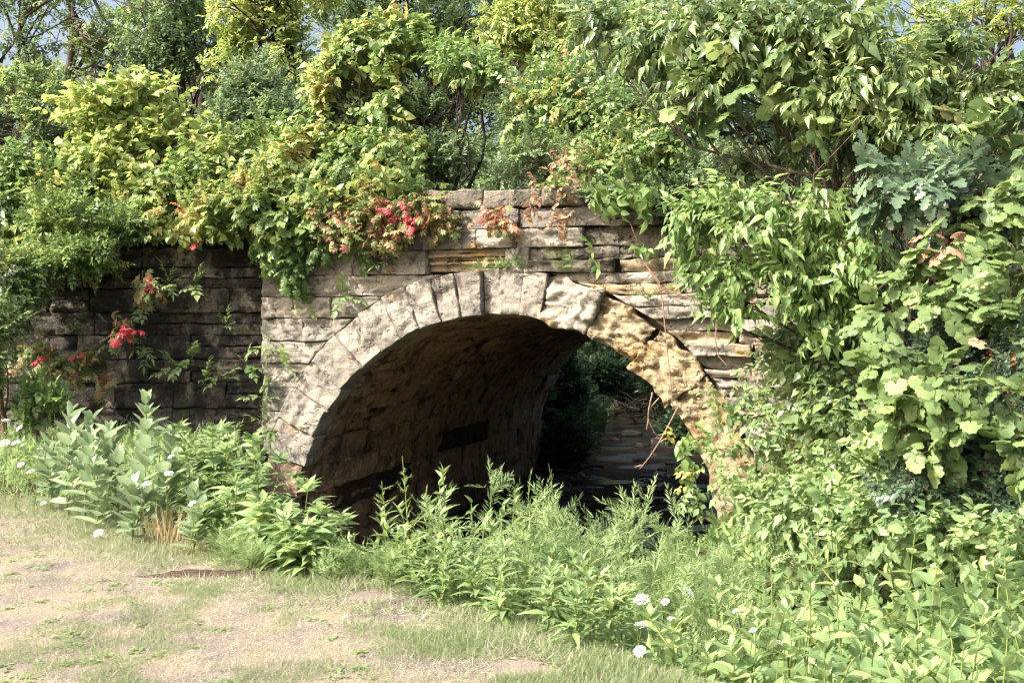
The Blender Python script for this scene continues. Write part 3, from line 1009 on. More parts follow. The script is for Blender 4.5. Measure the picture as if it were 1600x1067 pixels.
def palm(n, leaflet, spread, size=0.72):
    out = []
    for i in range(n):
        a = (i - (n - 1) / 2) * spread
        sz = size * (1.0 - 0.22 * abs(i - (n - 1) / 2) / max(1, (n - 1) / 2))
        v = leaflet[0] * sz
        v = rotz(v, a)
        v = v + np.array([0, 0.28, 0])
        out.append((v, leaflet[1]))
    return merge(out)


lf = leaf_shape(0.24, [(0.5, 1.0)], 0.15, 0.45)
LEAF['creeper'] = palm(5, lf, math.radians(42))
LEAF['creeper_fine'] = palm(5, leaf_shape(0.25, [(0.25, 0.7), (0.55, 1.0), (0.82, 0.55)], 0.16, 0.45), math.radians(42))
LEAF['ragweed'] = palm(3, leaf_shape(0.17, [(0.2, 0.7), (0.45, 1.0), (0.75, 0.5)], 0.18, 0.5), math.radians(44), 0.85)
# a tuft standing for a twig end in the far wood: a few leaves fanned out
LEAF['tuft'] = merge([(rotz(LEAF['tiny'][0] * np.array([1, 1, 1]) * s_, a) + np.array([0, 0, z]), LEAF['tiny'][1]) for a, s_, z in ((0, 1, 0), (0.9, 0.85, 0.08), (-1.0, 0.9, -0.06))])

LEAF_MESH = {}


def leaf_mesh(kind, mat, variant=0):
    key = (kind, mat.name, variant)
    if key not in LEAF_MESH:
        V, T = LEAF[kind]
        rg = np.random.default_rng(hash(kind) % 1000 * 0 + variant + len(kind))
        V = V.copy()
        V[:, 2] += rg.uniform(-0.12, 0.12) * V[:, 1] ** 2 + rg.uniform(-0.25, 0.25) * V[:, 0] * V[:, 1]
        V[:, 0] += rg.uniform(-0.1, 0.1) * V[:, 1] ** 2
        me = fast_mesh('leaf', V, T, None, False)
        me.materials.append(mat)
        LEAF_MESH[key] = me
    return LEAF_MESH[key]


# ------------------------------------------------------------------ sprigs: leaf places along a twig of length 1
def frame(d, up):
    """rotation matrices (N,3,3) whose columns are x, y=d, z≈up"""
    y = norm(d)
    x = norm(np.cross(y, up))
    z = np.cross(x, y)
    return np.stack([x, y, z], -1)


def sprig(n, leaf_len, spread=60, pitch=-10, opp=False, curve=0.15, seed=0, start=0.15, jit=12, droop_leaf=0.0):
    rg = np.random.default_rng(seed)
    P, D, U, S = [], [], [], []
    k = n // 2 if opp else n - 1
    for i in range(max(1, k)):
        t = start + (1 - start) * (i + 0.5) / max(1, k)
        for sd_ in ((-1, 1) if opp else ((-1 if i % 2 else 1),)):
            a = math.radians(spread + rg.normal(0, jit)) * sd_
            b = math.radians(pitch + rg.normal(0, jit))
            P.append((0, t, -curve * t * t))
            D.append((math.sin(a) * math.cos(b), math.cos(a) * math.cos(b), math.sin(b) - droop_leaf))
            U.append((rg.normal(0, 0.25), rg.normal(0, 0.25), 1))
            S.append(leaf_len * rg.uniform(0.75, 1.1) * (1.0 - 0.25 * t))
    P.append((0, 1, -curve)); D.append((rg.normal(0, 0.1), 1, -curve - droop_leaf)); U.append((0, 0, 1)); S.append(leaf_len * 0.9)
    P, D, U, S = map(np.array, (P, D, U, S))
    return P.astype(float), frame(D.astype(float), U.astype(float)), S.astype(float), curve


def expand(sp, P, R, S, rg, rv):
    """sprig places x instances -> leaf places"""
    sP, sR, sS, _ = sp
    LP = P[:, None, :] + S[:, None, None] * np.einsum('nij,kj->nki', R, sP)
    LR = np.einsum('nij,kjl->nkil', R, sR)
    LS = S[:, None] * sS[None, :] * rg.uniform(0.8, 1.15, (len(P), len(sS)))
    rnd = (rv[:, None] + rg.normal(0, 0.09, LS.shape))
    return LP.reshape(-1, 3), LR.reshape(-1, 3, 3), LS.reshape(-1), np.clip(rnd.reshape(-1), 0.001, 0.998)


def bake(kind, P, R, S, rnd):
    V, T = LEAF[kind]
    k = len(V)
    VV = P[:, None, :] + S[:, None, None] * np.einsum('nij,kj->nki', R, V)
    TT = (np.arange(len(P))[:, None, None] * k + T[None]).reshape(-1, 3)
    return VV.reshape(-1, 3), TT, np.repeat(rnd, k)


def blob(px, py, Y, rx, rz, ry=None):
    c = at(px, py, Y)
    k = Y / FPX
    return (c, np.array([rx * k, ry if ry else 0.75 * (rx + rz) / 2 * k + 0.1, rz * k]))


def blob_points(blobs, n, rg, shell=0.55, gap=0.36, gap_scale=1.6, seed=0, back=0.45, lump=0.5):
    vol = np.array([b[1][0] * b[1][2] + 0.5 * b[1][1] * b[1][2] for b in blobs])
    pick = rg.choice(len(blobs), int(n * 2.6), p=vol / vol.sum())
    C = np.array([b[0] for b in blobs])[pick]; Rr = np.array([b[1] for b in blobs])[pick]
    d = norm(rg.normal(0, 1, C.shape))
    r = 1 - shell * rg.random(len(d)) ** 1.7
    r = r * (1 + lump * (fbm(C + d * Rr, 1.5 / max(0.5, float(np.mean(Rr))), seed, 2) - 0.5) * 2)
    P = C + d * Rr * r[:, None]
    Nn = norm(d / Rr)
    keep = (fbm(P, gap_scale, seed + 5, 2) > gap) & ((Nn[:, 1] < 0.25) | (rg.random(len(P)) < back))
    P, Nn = P[keep][:n], Nn[keep][:n]
    return P, Nn


def view_px(P):
    return 800 + P[:, 0] / P[:, 1] * FPX, 500 - (P[:, 2] - EYE) / P[:, 1] * FPX


def nearest_in_view(P, n, cell=13, rg=RNG):
    x, y = view_px(P)
    ok = np.where((x > -10) & (x < 1610) & (y > -10) & (y < 1077) & (P[:, 1] > 0.5))[0]
    ok = ok[np.argsort(P[ok, 1])]
    key = (x[ok] // cell).astype(int) * 100000 + (y[ok] // cell).astype(int)
    _, first = np.unique(key, return_index=True)
    pick = ok[first]
    if len(pick) > n:
        pick = rg.choice(pick, n, replace=False)
    return pick


def leaf_objects(parent, kind, mat, P, R, S, name='leaf'):
    base = Vector(parent.location)
    for i in range(len(P)):
        o = bpy.data.objects.new(name, leaf_mesh(kind, mat, i % 4))
        m = Matrix(R[i].tolist()).to_4x4()
        m = Matrix.Translation(Vector(P[i]) - base) @ m @ Matrix.Scale(float(S[i]), 4)
        o.parent = parent
        o.matrix_basis = m
        COL.objects.link(o)


def foliage(parent, mat, blobs, n, sp, kind, size, seed, up=0.5, out=1.0, rand=0.55, down=0.0, gap=0.36, gap_scale=1.6, n_obj=0, shell=0.55,
            name='foliage', back=0.45, stem=True, lump=0.5, leaf_rnd=(0.0, 1.0), twig_mat=None, clip_ground=False, cell=13):
    rg = np.random.default_rng(seed)
    P, Nn = blob_points(blobs, n, rg, shell, gap, gap_scale, seed, back, lump)
    if clip_ground:
        g = ground_h(P[:, 0], P[:, 1]); k = P[:, 2] > g + 0.02; P, Nn = P[k], Nn[k]
    d = norm(Nn * out + np.array([0, 0, up - down]) + rg.normal(0, rand, P.shape))
    upv = norm(Nn * 0.6 + np.array([0, 0, 0.9]) + rg.normal(0, 0.35, P.shape))
    R = frame(d, upv)
    S = size * rg.uniform(0.7, 1.25, len(P))
    P = P - d * S[:, None] * 0.6
    rv = rg.uniform(leaf_rnd[0], leaf_rnd[1], len(P))
    LP, LR, LS, rnd = expand(sp, P, R, S, rg, rv)
    if n_obj:
        pick = nearest_in_view(LP, n_obj, cell, rg)
        leaf_objects(parent, kind, mat, LP[pick], LR[pick], LS[pick])
        m = np.ones(len(LP), bool); m[pick] = False
        LP, LR, LS, rnd = LP[m], LR[m], LS[m], rnd[m]
    a = Acc()
    a.put(*bake(PLAIN.get(kind, kind), LP, LR, LS, rnd))
    o = a.build(name, mat, parent, 'stuff')
    if stem and len(P):
        c = sp[3]
        V0 = np.array([(-1, 0, 0), (1, 0, 0), (0, 0, 1.4), (-0.6, 0.55, 0), (0.6, 0.55, 0), (0, 1, 0)], float)
        T0 = np.array([(0, 1, 4), (0, 4, 3), (1, 2, 4), (2, 0, 3), (3, 4, 5), (2, 3, 4)])
        wd = 0.008
        V = V0 * np.array([wd, 1, wd]); V[3:5, 2] = -c * 0.3; V[5, 2] = -c
        VV = P[:, None, :] + S[:, None, None] * np.einsum('nij,kj->nki', R, V)
        TT = (np.arange(len(P))[:, None, None] * 6 + T0[None]).reshape(-1, 3)
        b = Acc(); b.put(VV.reshape(-1, 3), TT)
        b.build('twigs', twig_mat or M['twig'], parent, 'stuff')
    return o


def limbs(parent, base, blobs, mat, r0=0.05, seed=0, per=3, name='limb', trunk=None, fork=0.45, sub=True):
    """trunk from the base, limbs into every clump of the crown"""
    rg = np.random.default_rng(seed)
    top = np.mean([b[0] for b in blobs], axis=0)
    if trunk is None:
        trunk = wiggle(base, np.asarray(base) + (top - base) * 0.85, 8, 0.25, rg)
    trunk = np.asarray(trunk, float)
    t = np.linspace(0, 1, len(trunk))
    a = Acc(); a.put(*tube(trunk, r0 * (1.25 - 0.8 * t), 8))
    a.build('trunk', mat, parent, None, True)
    a = Acc()
    for c, r in blobs:
        for k in range(per):
            q = c + rg.normal(0, 0.4, 3) * r
            i = int(np.clip((fork + (1 - fork) * rg.random()) * (len(trunk) - 1), 1, len(trunk) - 1))
            P = wiggle(trunk[i], q, 6, 0.35, rg, 0.08)
            a.put(*tube(P, np.linspace(r0 * 0.45, r0 * 0.1, 6), 5))
            if sub:
                for j in range(3):
                    e = q + norm(rg.normal(0, 1, 3)) * r * 0.9
                    a.put(*tube(wiggle(P[3], e, 4, 0.3, rg), np.linspace(r0 * 0.16, r0 * 0.05, 4), 4))
    a.build(name + 's', mat, parent, None, True)


def gz(x, y):
    u, n = UN(x, y)
    if abs(u) < 3.3 and 0.1 < n < LEN: return 4.72      # on the earth over the barrel
    return float(ground_h(np.array([x]), np.array([y]))[0])


def on_ground(px, Y, sink=0.03):
    x = (px - 800) / FPX * Y
    return np.array([x, Y, gz(x, Y) - sink])


SP_WOOD = [sprig(9, 0.36, 55, -8, False, 0.2, k) for k in range(3)]
SP_SMALL = sprig(12, 0.26, 58, 0, True, 0.15, 5)
SP_VINE = sprig(7, 0.50, 65, -15, False, 0.35, 6, droop_leaf=0.35)
SP_POINT = sprig(9, 0.42, 52, -20, False, 0.3, 7, droop_leaf=0.5)
SP_PINN = sprig(13, 0.34, 62, -12, True, 0.3, 8, jit=6, droop_leaf=0.25)
SP_GRAPE = sprig(5, 0.62, 70, -10, False, 0.3, 9, droop_leaf=0.55)
SP_OAK = sprig(7, 0.7, 60, 5, False, 0.1, 10)
SP_UP = sprig(8, 0.5, 55, 10, True, 0.05, 11)
SP_FEATH = sprig(19, 0.34, 42, 5, False, 0.15, 12)

# ------------------------------------------------------------------ the wood behind
WOODG = 'trees of the wood behind the bridge'


def tree(name, label, px, Y, blobs, n, leaf='ovate1', mat='lf_wood', size=0.34, r0=0.12, bark='bark', seed=1, trunk=None, gap=0.4, per=3, gsc=0.8, group=WOODG, sp=None, up=0.25, down=0.1):
    b = on_ground(px, Y)
    t = empty(name, b, label, 'tree', group)
    limbs(t, b, blobs, M[bark], r0, seed, per, trunk=trunk)
    foliage(t, M[mat], blobs, n, sp or SP_WOOD[seed % 3], leaf, size, seed * 13 + 5, up=up, rand=0.7, down=down, gap=gap, gap_scale=gsc, name='crown', back=0.6, twig_mat=M[bark])
    return t


def vert(px0, px1, py_top, Y, base, n=9, amp=0.2, seed=3):
    return wiggle(base, at(px1, py_top, Y), n, amp, np.random.default_rng(seed))


tree('wood_tree', 'tall shaded tree at the left picture edge with bright sky beside its crown', -30, 24, [blob(10, 60, 24, 90, 70), blob(-60, 150, 24, 90, 90), blob(60, -60, 24, 120, 80), blob(20, 190, 24, 60, 60)], 900, mat='lf_wood2', seed=1, r0=0.16)
tree('young_tree', 'small light green tree arching in from the left edge under taller trees', 20, 18.5, [blob(40, 130, 18.5, 60, 40), blob(85, 165, 18.3, 45, 40), blob(20, 190, 18.5, 55, 40), blob(70, 215, 18.4, 50, 30)], 700, mat='lf_wood', seed=2, r0=0.05, size=0.3, gap=0.42)
tree('wood_tree', 'airy grey-green tree between two sky gaps at the upper left', 120, 30, [blob(110, 90, 30, 70, 60), blob(180, 30, 30, 80, 60), blob(200, 120, 30, 70, 50), blob(90, -50, 30, 120, 70), blob(150, 190, 30, 70, 50)], 1200, mat='lf_wood', seed=3, r0=0.14, gap=0.44, trunk=vert(120, 105, -80, 30, on_ground(125, 30)))
tree('wood_tree', 'slim dark-stemmed tree with sparse leaves behind the left vine mound', 276, 22, [blob(270, 90, 22, 60, 40), blob(230, 60, 22, 50, 50), blob(310, 75, 22, 60, 40), blob(260, 10, 22, 80, 50), blob(330, 110, 22, 50, 30)], 750, mat='lf_wood2', seed=4, r0=0.07, bark='bark_dark', gap=0.45, trunk=vert(276, 282, -60, 22, on_ground(277, 22), seed=8))
tree('wood_tree', 'straight pale grey trunk standing in the wood right of the slim dark stem', 318, 27, [blob(300, -40, 27, 120, 70), blob(370, 20, 27, 70, 60), blob(250, 40, 27, 60, 40)], 800, mat='lf_wood', seed=5, r0=0.17, gap=0.42, trunk=vert(318, 316, -120, 27, on_ground(318, 27), amp=0.05))
tree('wood_tree', 'leaning dark-trunked tree hung with leaves left of the vine-draped tree', 480, 20.5, [blob(420, 60, 20.5, 60, 60), blob(380, 20, 20.5, 60, 50), blob(450, -20, 20.5, 100, 50), blob(370, 110, 20.5, 50, 40), blob(460, 120, 20.3, 40, 50)], 1000, mat='lf_bright', seed=6, r0=0.15, bark='bark_dark', gap=0.42, trunk=vert(480, 430, -60, 20.5, on_ground(486, 20.5), amp=0.12, seed=11))
tree('wood_tree', 'dark-limbed tree rising straight behind the vine-draped tree', 636, 23, [blob(620, 10, 23, 90, 40), blob(540, 0, 23, 80, 50), blob(720, 20, 23, 90, 40), blob(640, -70, 23, 150, 60), blob(770, 60, 23, 60, 50)], 1200, mat='lf_wood', seed=7, r0=0.15, bark='bark_dark', gap=0.38)
tree('young_tree', 'yellow-green compound-leaved sapling against the trees at top centre', 815, 17.5, [blob(800, 40, 17.5, 55, 50), blob(850, 80, 17.3, 50, 50), blob(840, 10, 17.5, 60, 40), blob(790, 110, 17.5, 40, 40)], 700, leaf='point', mat='lf_bright', seed=8, r0=0.05, size=0.36, sp=SP_PINN, gap=0.36)
tree('wood_tree', 'broad green tree behind the honeysuckle at top centre right', 980, 22, [blob(930, 60, 22, 90, 80), blob(1020, 30, 22, 100, 80), blob(980, 140, 22, 100, 70), blob(900, 150, 22, 70, 70), blob(1100, 100, 22, 100, 90)], 1500, mat='lf_wood', seed=9, r0=0.16, gap=0.33)
tree('wood_tree', 'wide tree hidden behind the pointed-leaved tree at upper right', 1270, 20, [blob(1200, 40, 20, 110, 80), blob(1320, 60, 20, 110, 90), blob(1250, 170, 20, 120, 90), blob(1400, 150, 20, 100, 100)], 1500, mat='lf_wood', seed=10, r0=0.16, gap=0.33)
tree('wood_tree', 'thin-leaved tree against white sky at the top right corner', 1580, 19, [blob(1480, 15, 19, 55, 25), blob(1580, 40, 19, 50, 45), blob(1560, 110, 19, 90, 60), blob(1470, 100, 19, 70, 60), blob(1540, -60, 19, 140, 50)], 900, mat='lf_bright', seed=11, r0=0.13, gap=0.46)
tree('wood_tree', 'hazy mid-green tree filling the wood behind the pale grey trunk', 230, 36, [blob(200, 150, 36, 110, 60), blob(320, 160, 36, 90, 60), blob(400, 170, 36, 80, 60), blob(260, 70, 36, 110, 60), blob(60, 170, 36, 110, 60), blob(420, 80, 36, 70, 50)], 2000, mat='lf_wood', seed=12, r0=0.2, gap=0.35, size=0.45)
tree('wood_tree', 'round dark tree behind the middle of the bridge', 620, 34, [blob(560, 110, 34, 90, 80), blob(680, 100, 34, 100, 80), blob(800, 130, 34, 90, 80), blob(620, 190, 34, 110, 60), blob(760, 210, 34, 100, 60), blob(500, 190, 34, 60, 60), blob(600, 20, 34, 120, 60), blob(760, 30, 34, 120, 60)], 2200, mat='lf_wood2', seed=13, r0=0.2, gap=0.3, size=0.45)
tree('wood_tree', 'tall tree standing just outside the left picture edge', -230, 26, [blob(-200, 40, 26, 120, 90), blob(-300, 130, 26, 110, 90), blob(-150, 160, 26, 90, 80), blob(-240, 240, 26, 120, 60)], 1300, mat='lf_wood', seed=14, r0=0.18, gap=0.36)
tree('wood_tree', 'bushy tree farther out beyond the left picture edge', -480, 22, [blob(-480, 120, 22, 140, 100), blob(-400, 230, 22, 120, 80), blob(-560, 250, 22, 120, 90)], 1200, mat='lf_wood2', seed=15, r0=0.16, gap=0.34)
# trees along the creek behind, shading it
for k, (x, y, z, r, lab) in enumerate([(-3.0, 31, 8.5, 3.4, 'tree leaning over the creek left of the far mouth of the tunnel'), (10.0, 33, 8.5, 3.6, 'tree on the creek bank right of the far mouth of the tunnel'),
                                      (0.5, 46, 9.0, 4.2, 'tree on the left bank where the creek bends away'), (10.5, 47, 9.0, 4.2, 'tree on the right bank beyond the drift of branches'), (5.0, 62, 9.0, 5.0, 'tree closing the view up the creek')]):
    c = np.array([x, y, z])
    bl = [(c + np.array(o) * r * 0.55, np.array([r * 0.7, r * 0.7, r * 0.6])) for o in ((0, 0, 0), (0.9, -0.3, -0.2), (-0.8, 0.2, -0.2), (0.1, -0.8, -0.5), (0.2, 0.4, 0.8))]
    b = np.array([x, y, gz(x, y) - 0.1])
    t = empty('creek_tree', b, lab, 'tree', 'trees along the creek behind the bridge')
    limbs(t, b, bl, M['bark'], 0.18, 40 + k, 2)
    foliage(t, M['lf_wood2'], bl, 900, SP_WOOD[k % 3], 'ovate1', 0.62, 300 + k, gap=0.42, gap_scale=0.5, name='crown', back=0.8, twig_mat=M['bark'])
# far wood that reads as one mass
fw = np.random.default_rng(77)
bl = []
for k in range(34):
    x = -34 + k * 2.6 + fw.normal(0, 1)
    y = 64 + fw.uniform(-4, 8)
    zt = fw.uniform(9, 14)
    bl += [(np.array([x, y, zt * 0.45]), np.array([2.6, 2.2, zt * 0.45])), (np.array([x + 1, y, zt * 0.85]), np.array([2.2, 2.0, 2.6]))]
wood = empty('far_wood', (0, 64, 5), 'dim green wood closing the view far behind the trees', 'wood')
wood['kind'] = 'stuff'
foliage(wood, M['lf_wood'], bl, 9000, sprig(5, 0.5, 60, 0, False, 0.1, 4), 'ovate1', 1.3, 901, gap=0.3, gap_scale=0.3, stem=False, back=0.2)

# ------------------------------------------------------------------ growth on top of the bridge
def wall_y(px):
    # distance of the face wall where the photograph shows column px
    x = (px - 800) / FPX
    u = (x * BY - BX) / (CT + x * ST)
    if u < UL: return 14.35
    return BY - u * ST


def plant(name, label, cat, px, Y, blobs, mat, n, sp, kind, size, seed, group=None, r0=0.03, per=2, bark='twig', base=None, trunk=True, **kw):
    b = on_ground(px, Y) if base is None else np.asarray(base, float)
    t = empty(name, b, label, cat, group)
    if trunk: limbs(t, b, blobs, M[bark], r0, seed, per, name='branche', fork=0.2)
    foliage(t, M[mat], blobs, n, sp, kind, size, seed * 17 + 3, **kw)
    return t


plant('grey_shrub', 'fine-leaved grey-green shrub under the leaning tree behind the vines', 'shrub', 420, 17.5, [blob(400, 150, 17.5, 60, 50), blob(450, 190, 17.3, 60, 45), blob(370, 195, 17.3, 50, 40), blob(430, 235, 17, 70, 35)], 'lf_blue', 1500, SP_SMALL, 'tiny', 0.34, 21, gap=0.34, bark='bark')
plant('vine_draped_tree', 'rounded yellow-green tree smothered in vines at the left of the bridge', 'tree', 220, 15.3, [blob(165, 190, 15.2, 65, 60), blob(225, 160, 15.2, 60, 45), blob(140, 250, 15, 50, 50), blob(205, 250, 14.9, 75, 60), blob(270, 225, 15, 50, 45), blob(180, 310, 14.7, 80, 40)], 'lf_bright', 1150, SP_VINE, 'heart', 0.27, 22, n_obj=160, up=0.3, gap=0.38, gap_scale=1.8, lump=0.8, bark='bark', r0=0.06, cell=16)
t = plant('vine_draped_tree', 'tall vine-draped tree with dark open stems standing on the middle of the bridge', 'tree', 660, 14.9, [blob(545, 95, 15.3, 55, 50), blob(610, 70, 15.3, 70, 45), blob(690, 95, 15.1, 65, 40), blob(530, 165, 15.1, 42, 50), blob(600, 150, 15, 60, 50), blob(740, 110, 15, 45, 30)], 'lf_vine', 1250, SP_VINE, 'heart', 0.26, 23, n_obj=180, up=0.25, gap=0.38, gap_scale=1.8, lump=0.8, bark='bark_dark', r0=0.06, per=4, cell=16, leaf_rnd=(0.1, 0.9))
foliage(t, M['lf_blue'], [blob(665, 190, 15, 55, 60), blob(700, 240, 14.8, 45, 45), blob(650, 260, 14.7, 50, 40)], 700, SP_SMALL, 'ovate1', 0.26, 2301, gap=0.4)
sp_rng = np.random.default_rng(5)
a = Acc()
for k in range(7):
    p0 = at(640 + 14 * k + sp_rng.normal(0, 4), 305, 14.7); p1 = at(600 + 28 * k, 110 + sp_rng.uniform(-10, 30), 15.1)
    a.put(*tube(wiggle(p0, p1, 7, 0.25, sp_rng), np.linspace(0.03, 0.012, 7), 6))
a.build('stems', M['bark_dark'], t, None, True)
t = empty('sapling', on_ground(720, 14.4), 'yellow-green pointed-leaved sapling spray beside the vine-draped tree top', 'sapling')
bl = [blob(725, 95, 14.6, 40, 22), blob(755, 115, 14.5, 35, 22), blob(700, 85, 14.7, 30, 18)]
limbs(t, on_ground(720, 14.4), bl, M['bark_dark'], 0.025, 5, 2, name='branche')
foliage(t, M['lf_lance'], bl, 150, SP_POINT, 'point', 0.34, 2401, n_obj=60, gap=0.2)

# carpet of creeper that spills over the wall top, left of the arch
plant('creeper', 'thick carpet of yellow-green creeper spilling over the wall top left of the arch', 'creeper', 400, 15, 
      [blob(290, 300, 14.5, 70, 45), blob(370, 260, 14.8, 80, 45), blob(450, 280, 14.6, 80, 45), blob(540, 260, 14.5, 80, 45), blob(360, 335, 14.2, 70, 35), blob(450, 340, 14.1, 70, 35), blob(540, 310, 14.0, 70, 35), blob(620, 275, 14, 60, 40), blob(600, 225, 14.8, 70, 35), blob(290, 345, 14.2, 50, 25), blob(470, 225, 15, 70, 30), blob(330, 235, 15.2, 60, 30)],
      'lf_vine', 2300, SP_VINE, 'heart', 0.23, 25, n_obj=300, up=0.25, gap=0.43, gap_scale=2.0, lump=1.0, trunk=False, shell=0.4, base=at(450, 330, 14.4), cell=15)
foliage(bpy.data.objects['creeper'], M['lf_vine'], [blob(300, 320, 14.2, 80, 45), blob(420, 310, 14.1, 90, 50), blob(540, 300, 14.0, 80, 45), blob(600, 250, 14.3, 70, 45)], 420, SP_VINE, 'creeper', 0.24, 2502, gap=0.38, gap_scale=2.0, out=1.2)
plant('creeper', 'green creeper tongue hanging down the corner between the wing wall and the arch wall', 'creeper', 440, 14,
      [blob(440, 385, 14.05, 35, 35, 0.15), blob(452, 420, 14.0, 24, 30, 0.12), blob(505, 385, 13.95, 28, 16, 0.1), blob(425, 370, 14.1, 40, 20, 0.15), blob(560, 385, 13.8, 26, 18, 0.1)],
      'lf_lance', 200, SP_VINE, 'creeper_fine', 0.24, 26, n_obj=110, up=-0.6, gap=0.15, trunk=False, base=at(440, 360, 14.2), leaf_rnd=(0, 0.6))
t = plant('creeper', 'reddening creeper with pink and scarlet leaves along the wall top above the arch', 'creeper', 600, 13.7,
      [blob(530, 345, 13.8, 50, 22, 0.25), blob(590, 335, 13.7, 55, 24, 0.25), blob(650, 325, 13.6, 50, 24, 0.25), blob(610, 365, 13.55, 45, 16, 0.12), blob(560, 365, 13.65, 40, 14, 0.15), blob(690, 345, 13.5, 22, 16, 0.12)],
      'lf_red', 420, SP_VINE, 'creeper_fine', 0.24, 27, n_obj=200, up=-0.3, gap=0.2, trunk=False, base=at(600, 330, 13.8), leaf_rnd=(0.0, 0.8))
foliage(t, M['lf_scarlet'], [blob(630, 335, 13.4, 26, 22, 0.1), blob(505, 348, 13.55, 10, 7, 0.06), blob(640, 360, 13.4, 14, 10, 0.06)], 5, SP_VINE, 'creeper_fine', 0.24, 2702, n_obj=40, up=-0.3, gap=0.0, stem=False)
plant('creeper', 'small copper and pink creeper spray under the coping right of the arch crown', 'creeper', 780, 13.3,
      [blob(768, 335, 13.15, 24, 14, 0.1), blob(790, 345, 13.1, 18, 14, 0.08)], 'lf_red', 26, SP_VINE, 'creeper_fine', 0.24, 28, n_obj=60, up=-0.4, gap=0.0, trunk=False, base=at(775, 318, 13.25), leaf_rnd=(0.55, 1.0))
t = plant('creeper', 'red and green creeper clinging to the black wing wall', 'creeper', 110, 14,
      [blob(100, 565, 13.95, 60, 20, 0.12), blob(190, 512, 14.0, 22, 18, 0.1), blob(235, 450, 14.05, 20, 16, 0.1), blob(135, 590, 13.9, 35, 12, 0.1), blob(60, 550, 13.95, 40, 16, 0.12)],
      'lf_red', 120, SP_VINE, 'creeper_fine', 0.25, 29, n_obj=160, up=-0.3, gap=0.15, trunk=False, base=at(100, 540, 14.1), leaf_rnd=(0.0, 0.7))
foliage(t, M['lf_scarlet'], [blob(236, 450, 13.9, 12, 8, 0.06), blob(192, 515, 13.85, 14, 9, 0.06), blob(95, 558, 13.8, 40, 12, 0.06), blob(256, 617, 13.9, 12, 6, 0.05), blob(295, 385, 13.9, 14, 9, 0.06)], 8, SP_VINE, 'creeper_fine', 0.22, 2902, n_obj=50, up=-0.3, gap=0.0, stem=False)

# shrubs over the wing wall, left
plant('leafy_shrub', 'pale yellow-green shrub at the left edge above the wing wall', 'shrub', 40, 14.9, [blob(40, 265, 14.8, 70, 40), blob(110, 300, 14.6, 60, 40), blob(20, 330, 14.5, 60, 40)], 'lf_vine', 800, SP_VINE, 'ovate', 0.30, 31, n_obj=120, gap=0.3, leaf_rnd=(0, 0.75), clip_ground=True)
plant('leafy_shrub', 'fine-leaved yellow-green shrub drooping over the wing wall top', 'shrub', 90, 14.6, [blob(90, 350, 14.2, 70, 45), blob(130, 400, 13.9, 55, 38), blob(40, 415, 13.8, 55, 40), blob(205, 350, 14.2, 50, 30), blob(20, 460, 13.8, 40, 30)], 'lf_vine', 1300, SP_SMALL, 'ovate1', 0.30, 32, gap=0.36, lump=0.8, leaf_rnd=(0.0, 0.8), base=WG(2.2, 0.9, 4.3))
plant('leafy_shrub', 'dark green shrub in the corner at the left edge before the wing wall', 'shrub', 10, 13.2, [blob(5, 500, 13.2, 35, 40), blob(-30, 560, 13, 45, 60), blob(-10, 430, 13.5, 50, 45)], 'lf_hack', 600, SP_SMALL, 'ovate', 0.28, 33, n_obj=100, gap=0.33)
plant('upright_weed', 'leafy upright weed growing against the wing wall below the red creeper', 'weed', 55, 13.2, [blob(55, 610, 13.2, 22, 30, 0.2), blob(85, 620, 13.2, 22, 20, 0.2), blob(50, 650, 13.2, 20, 24, 0.2)], 'lf_lance', 90, SP_UP, 'ovate', 0.24, 34, n_obj=110, gap=0.1, up=0.7)

# right of the crown
plant('honeysuckle', 'dense small-leaved blue-green honeysuckle bush on the bridge right of the crown', 'shrub', 880, 14.2,
      [blob(830, 175, 14.4, 60, 60), blob(900, 160, 14.2, 60, 60), blob(960, 190, 13.8, 70, 60), blob(850, 240, 13.9, 60, 40), blob(930, 250, 13.4, 70, 40), blob(1000, 250, 13.1, 60, 45), blob(1050, 190, 13.2, 70, 70), blob(960, 300, 12.85, 55, 28, 0.3), blob(1030, 300, 12.7, 45, 28, 0.3), blob(800, 280, 13.8, 40, 25), blob(1120, 270, 12.6, 60, 45, 0.5), blob(1200, 290, 12.2, 60, 45, 0.5), blob(1290, 310, 12, 60, 50, 0.5)],
      'lf_blue', 4400, SP_SMALL, 'ovate1', 0.24, 35, gap=0.33, gap_scale=2.2, bark='bark')
foliage(bpy.data.objects['honeysuckle'], M['lf_lance'], [blob(850, 150, 14.0, 70, 60), blob(960, 190, 13.4, 80, 70), blob(920, 270, 13.0, 80, 40), blob(1050, 230, 12.9, 70, 60)], 420, SP_VINE, 'ovate', 0.22, 3502, gap=0.42, gap_scale=2.0, out=1.3)
foliage(bpy.data.objects['honeysuckle'], M['lf_vine'], [blob(880, 170, 14.0, 90, 80), blob(990, 240, 13.0, 90, 60)], 260, SP_VINE, 'creeper', 0.22, 3503, gap=0.42, gap_scale=2.0, out=1.3)
plant('withered_vine', 'withered brown vine hanging over the coping right of the crown', 'vine', 890, 13.2,
      [blob(895, 255, 13.1, 40, 25, 0.3), blob(880, 285, 12.95, 30, 20, 0.2), blob(835, 300, 13.0, 12, 26, 0.08), blob(880, 345, 12.85, 26, 22, 0.06), blob(830, 335, 13.0, 14, 18, 0.06)], 'lf_brown', 48, SP_VINE, 'ovate', 0.19, 36, n_obj=120, up=-0.6, gap=0.1, trunk=False, base=at(880, 320, 13.0))
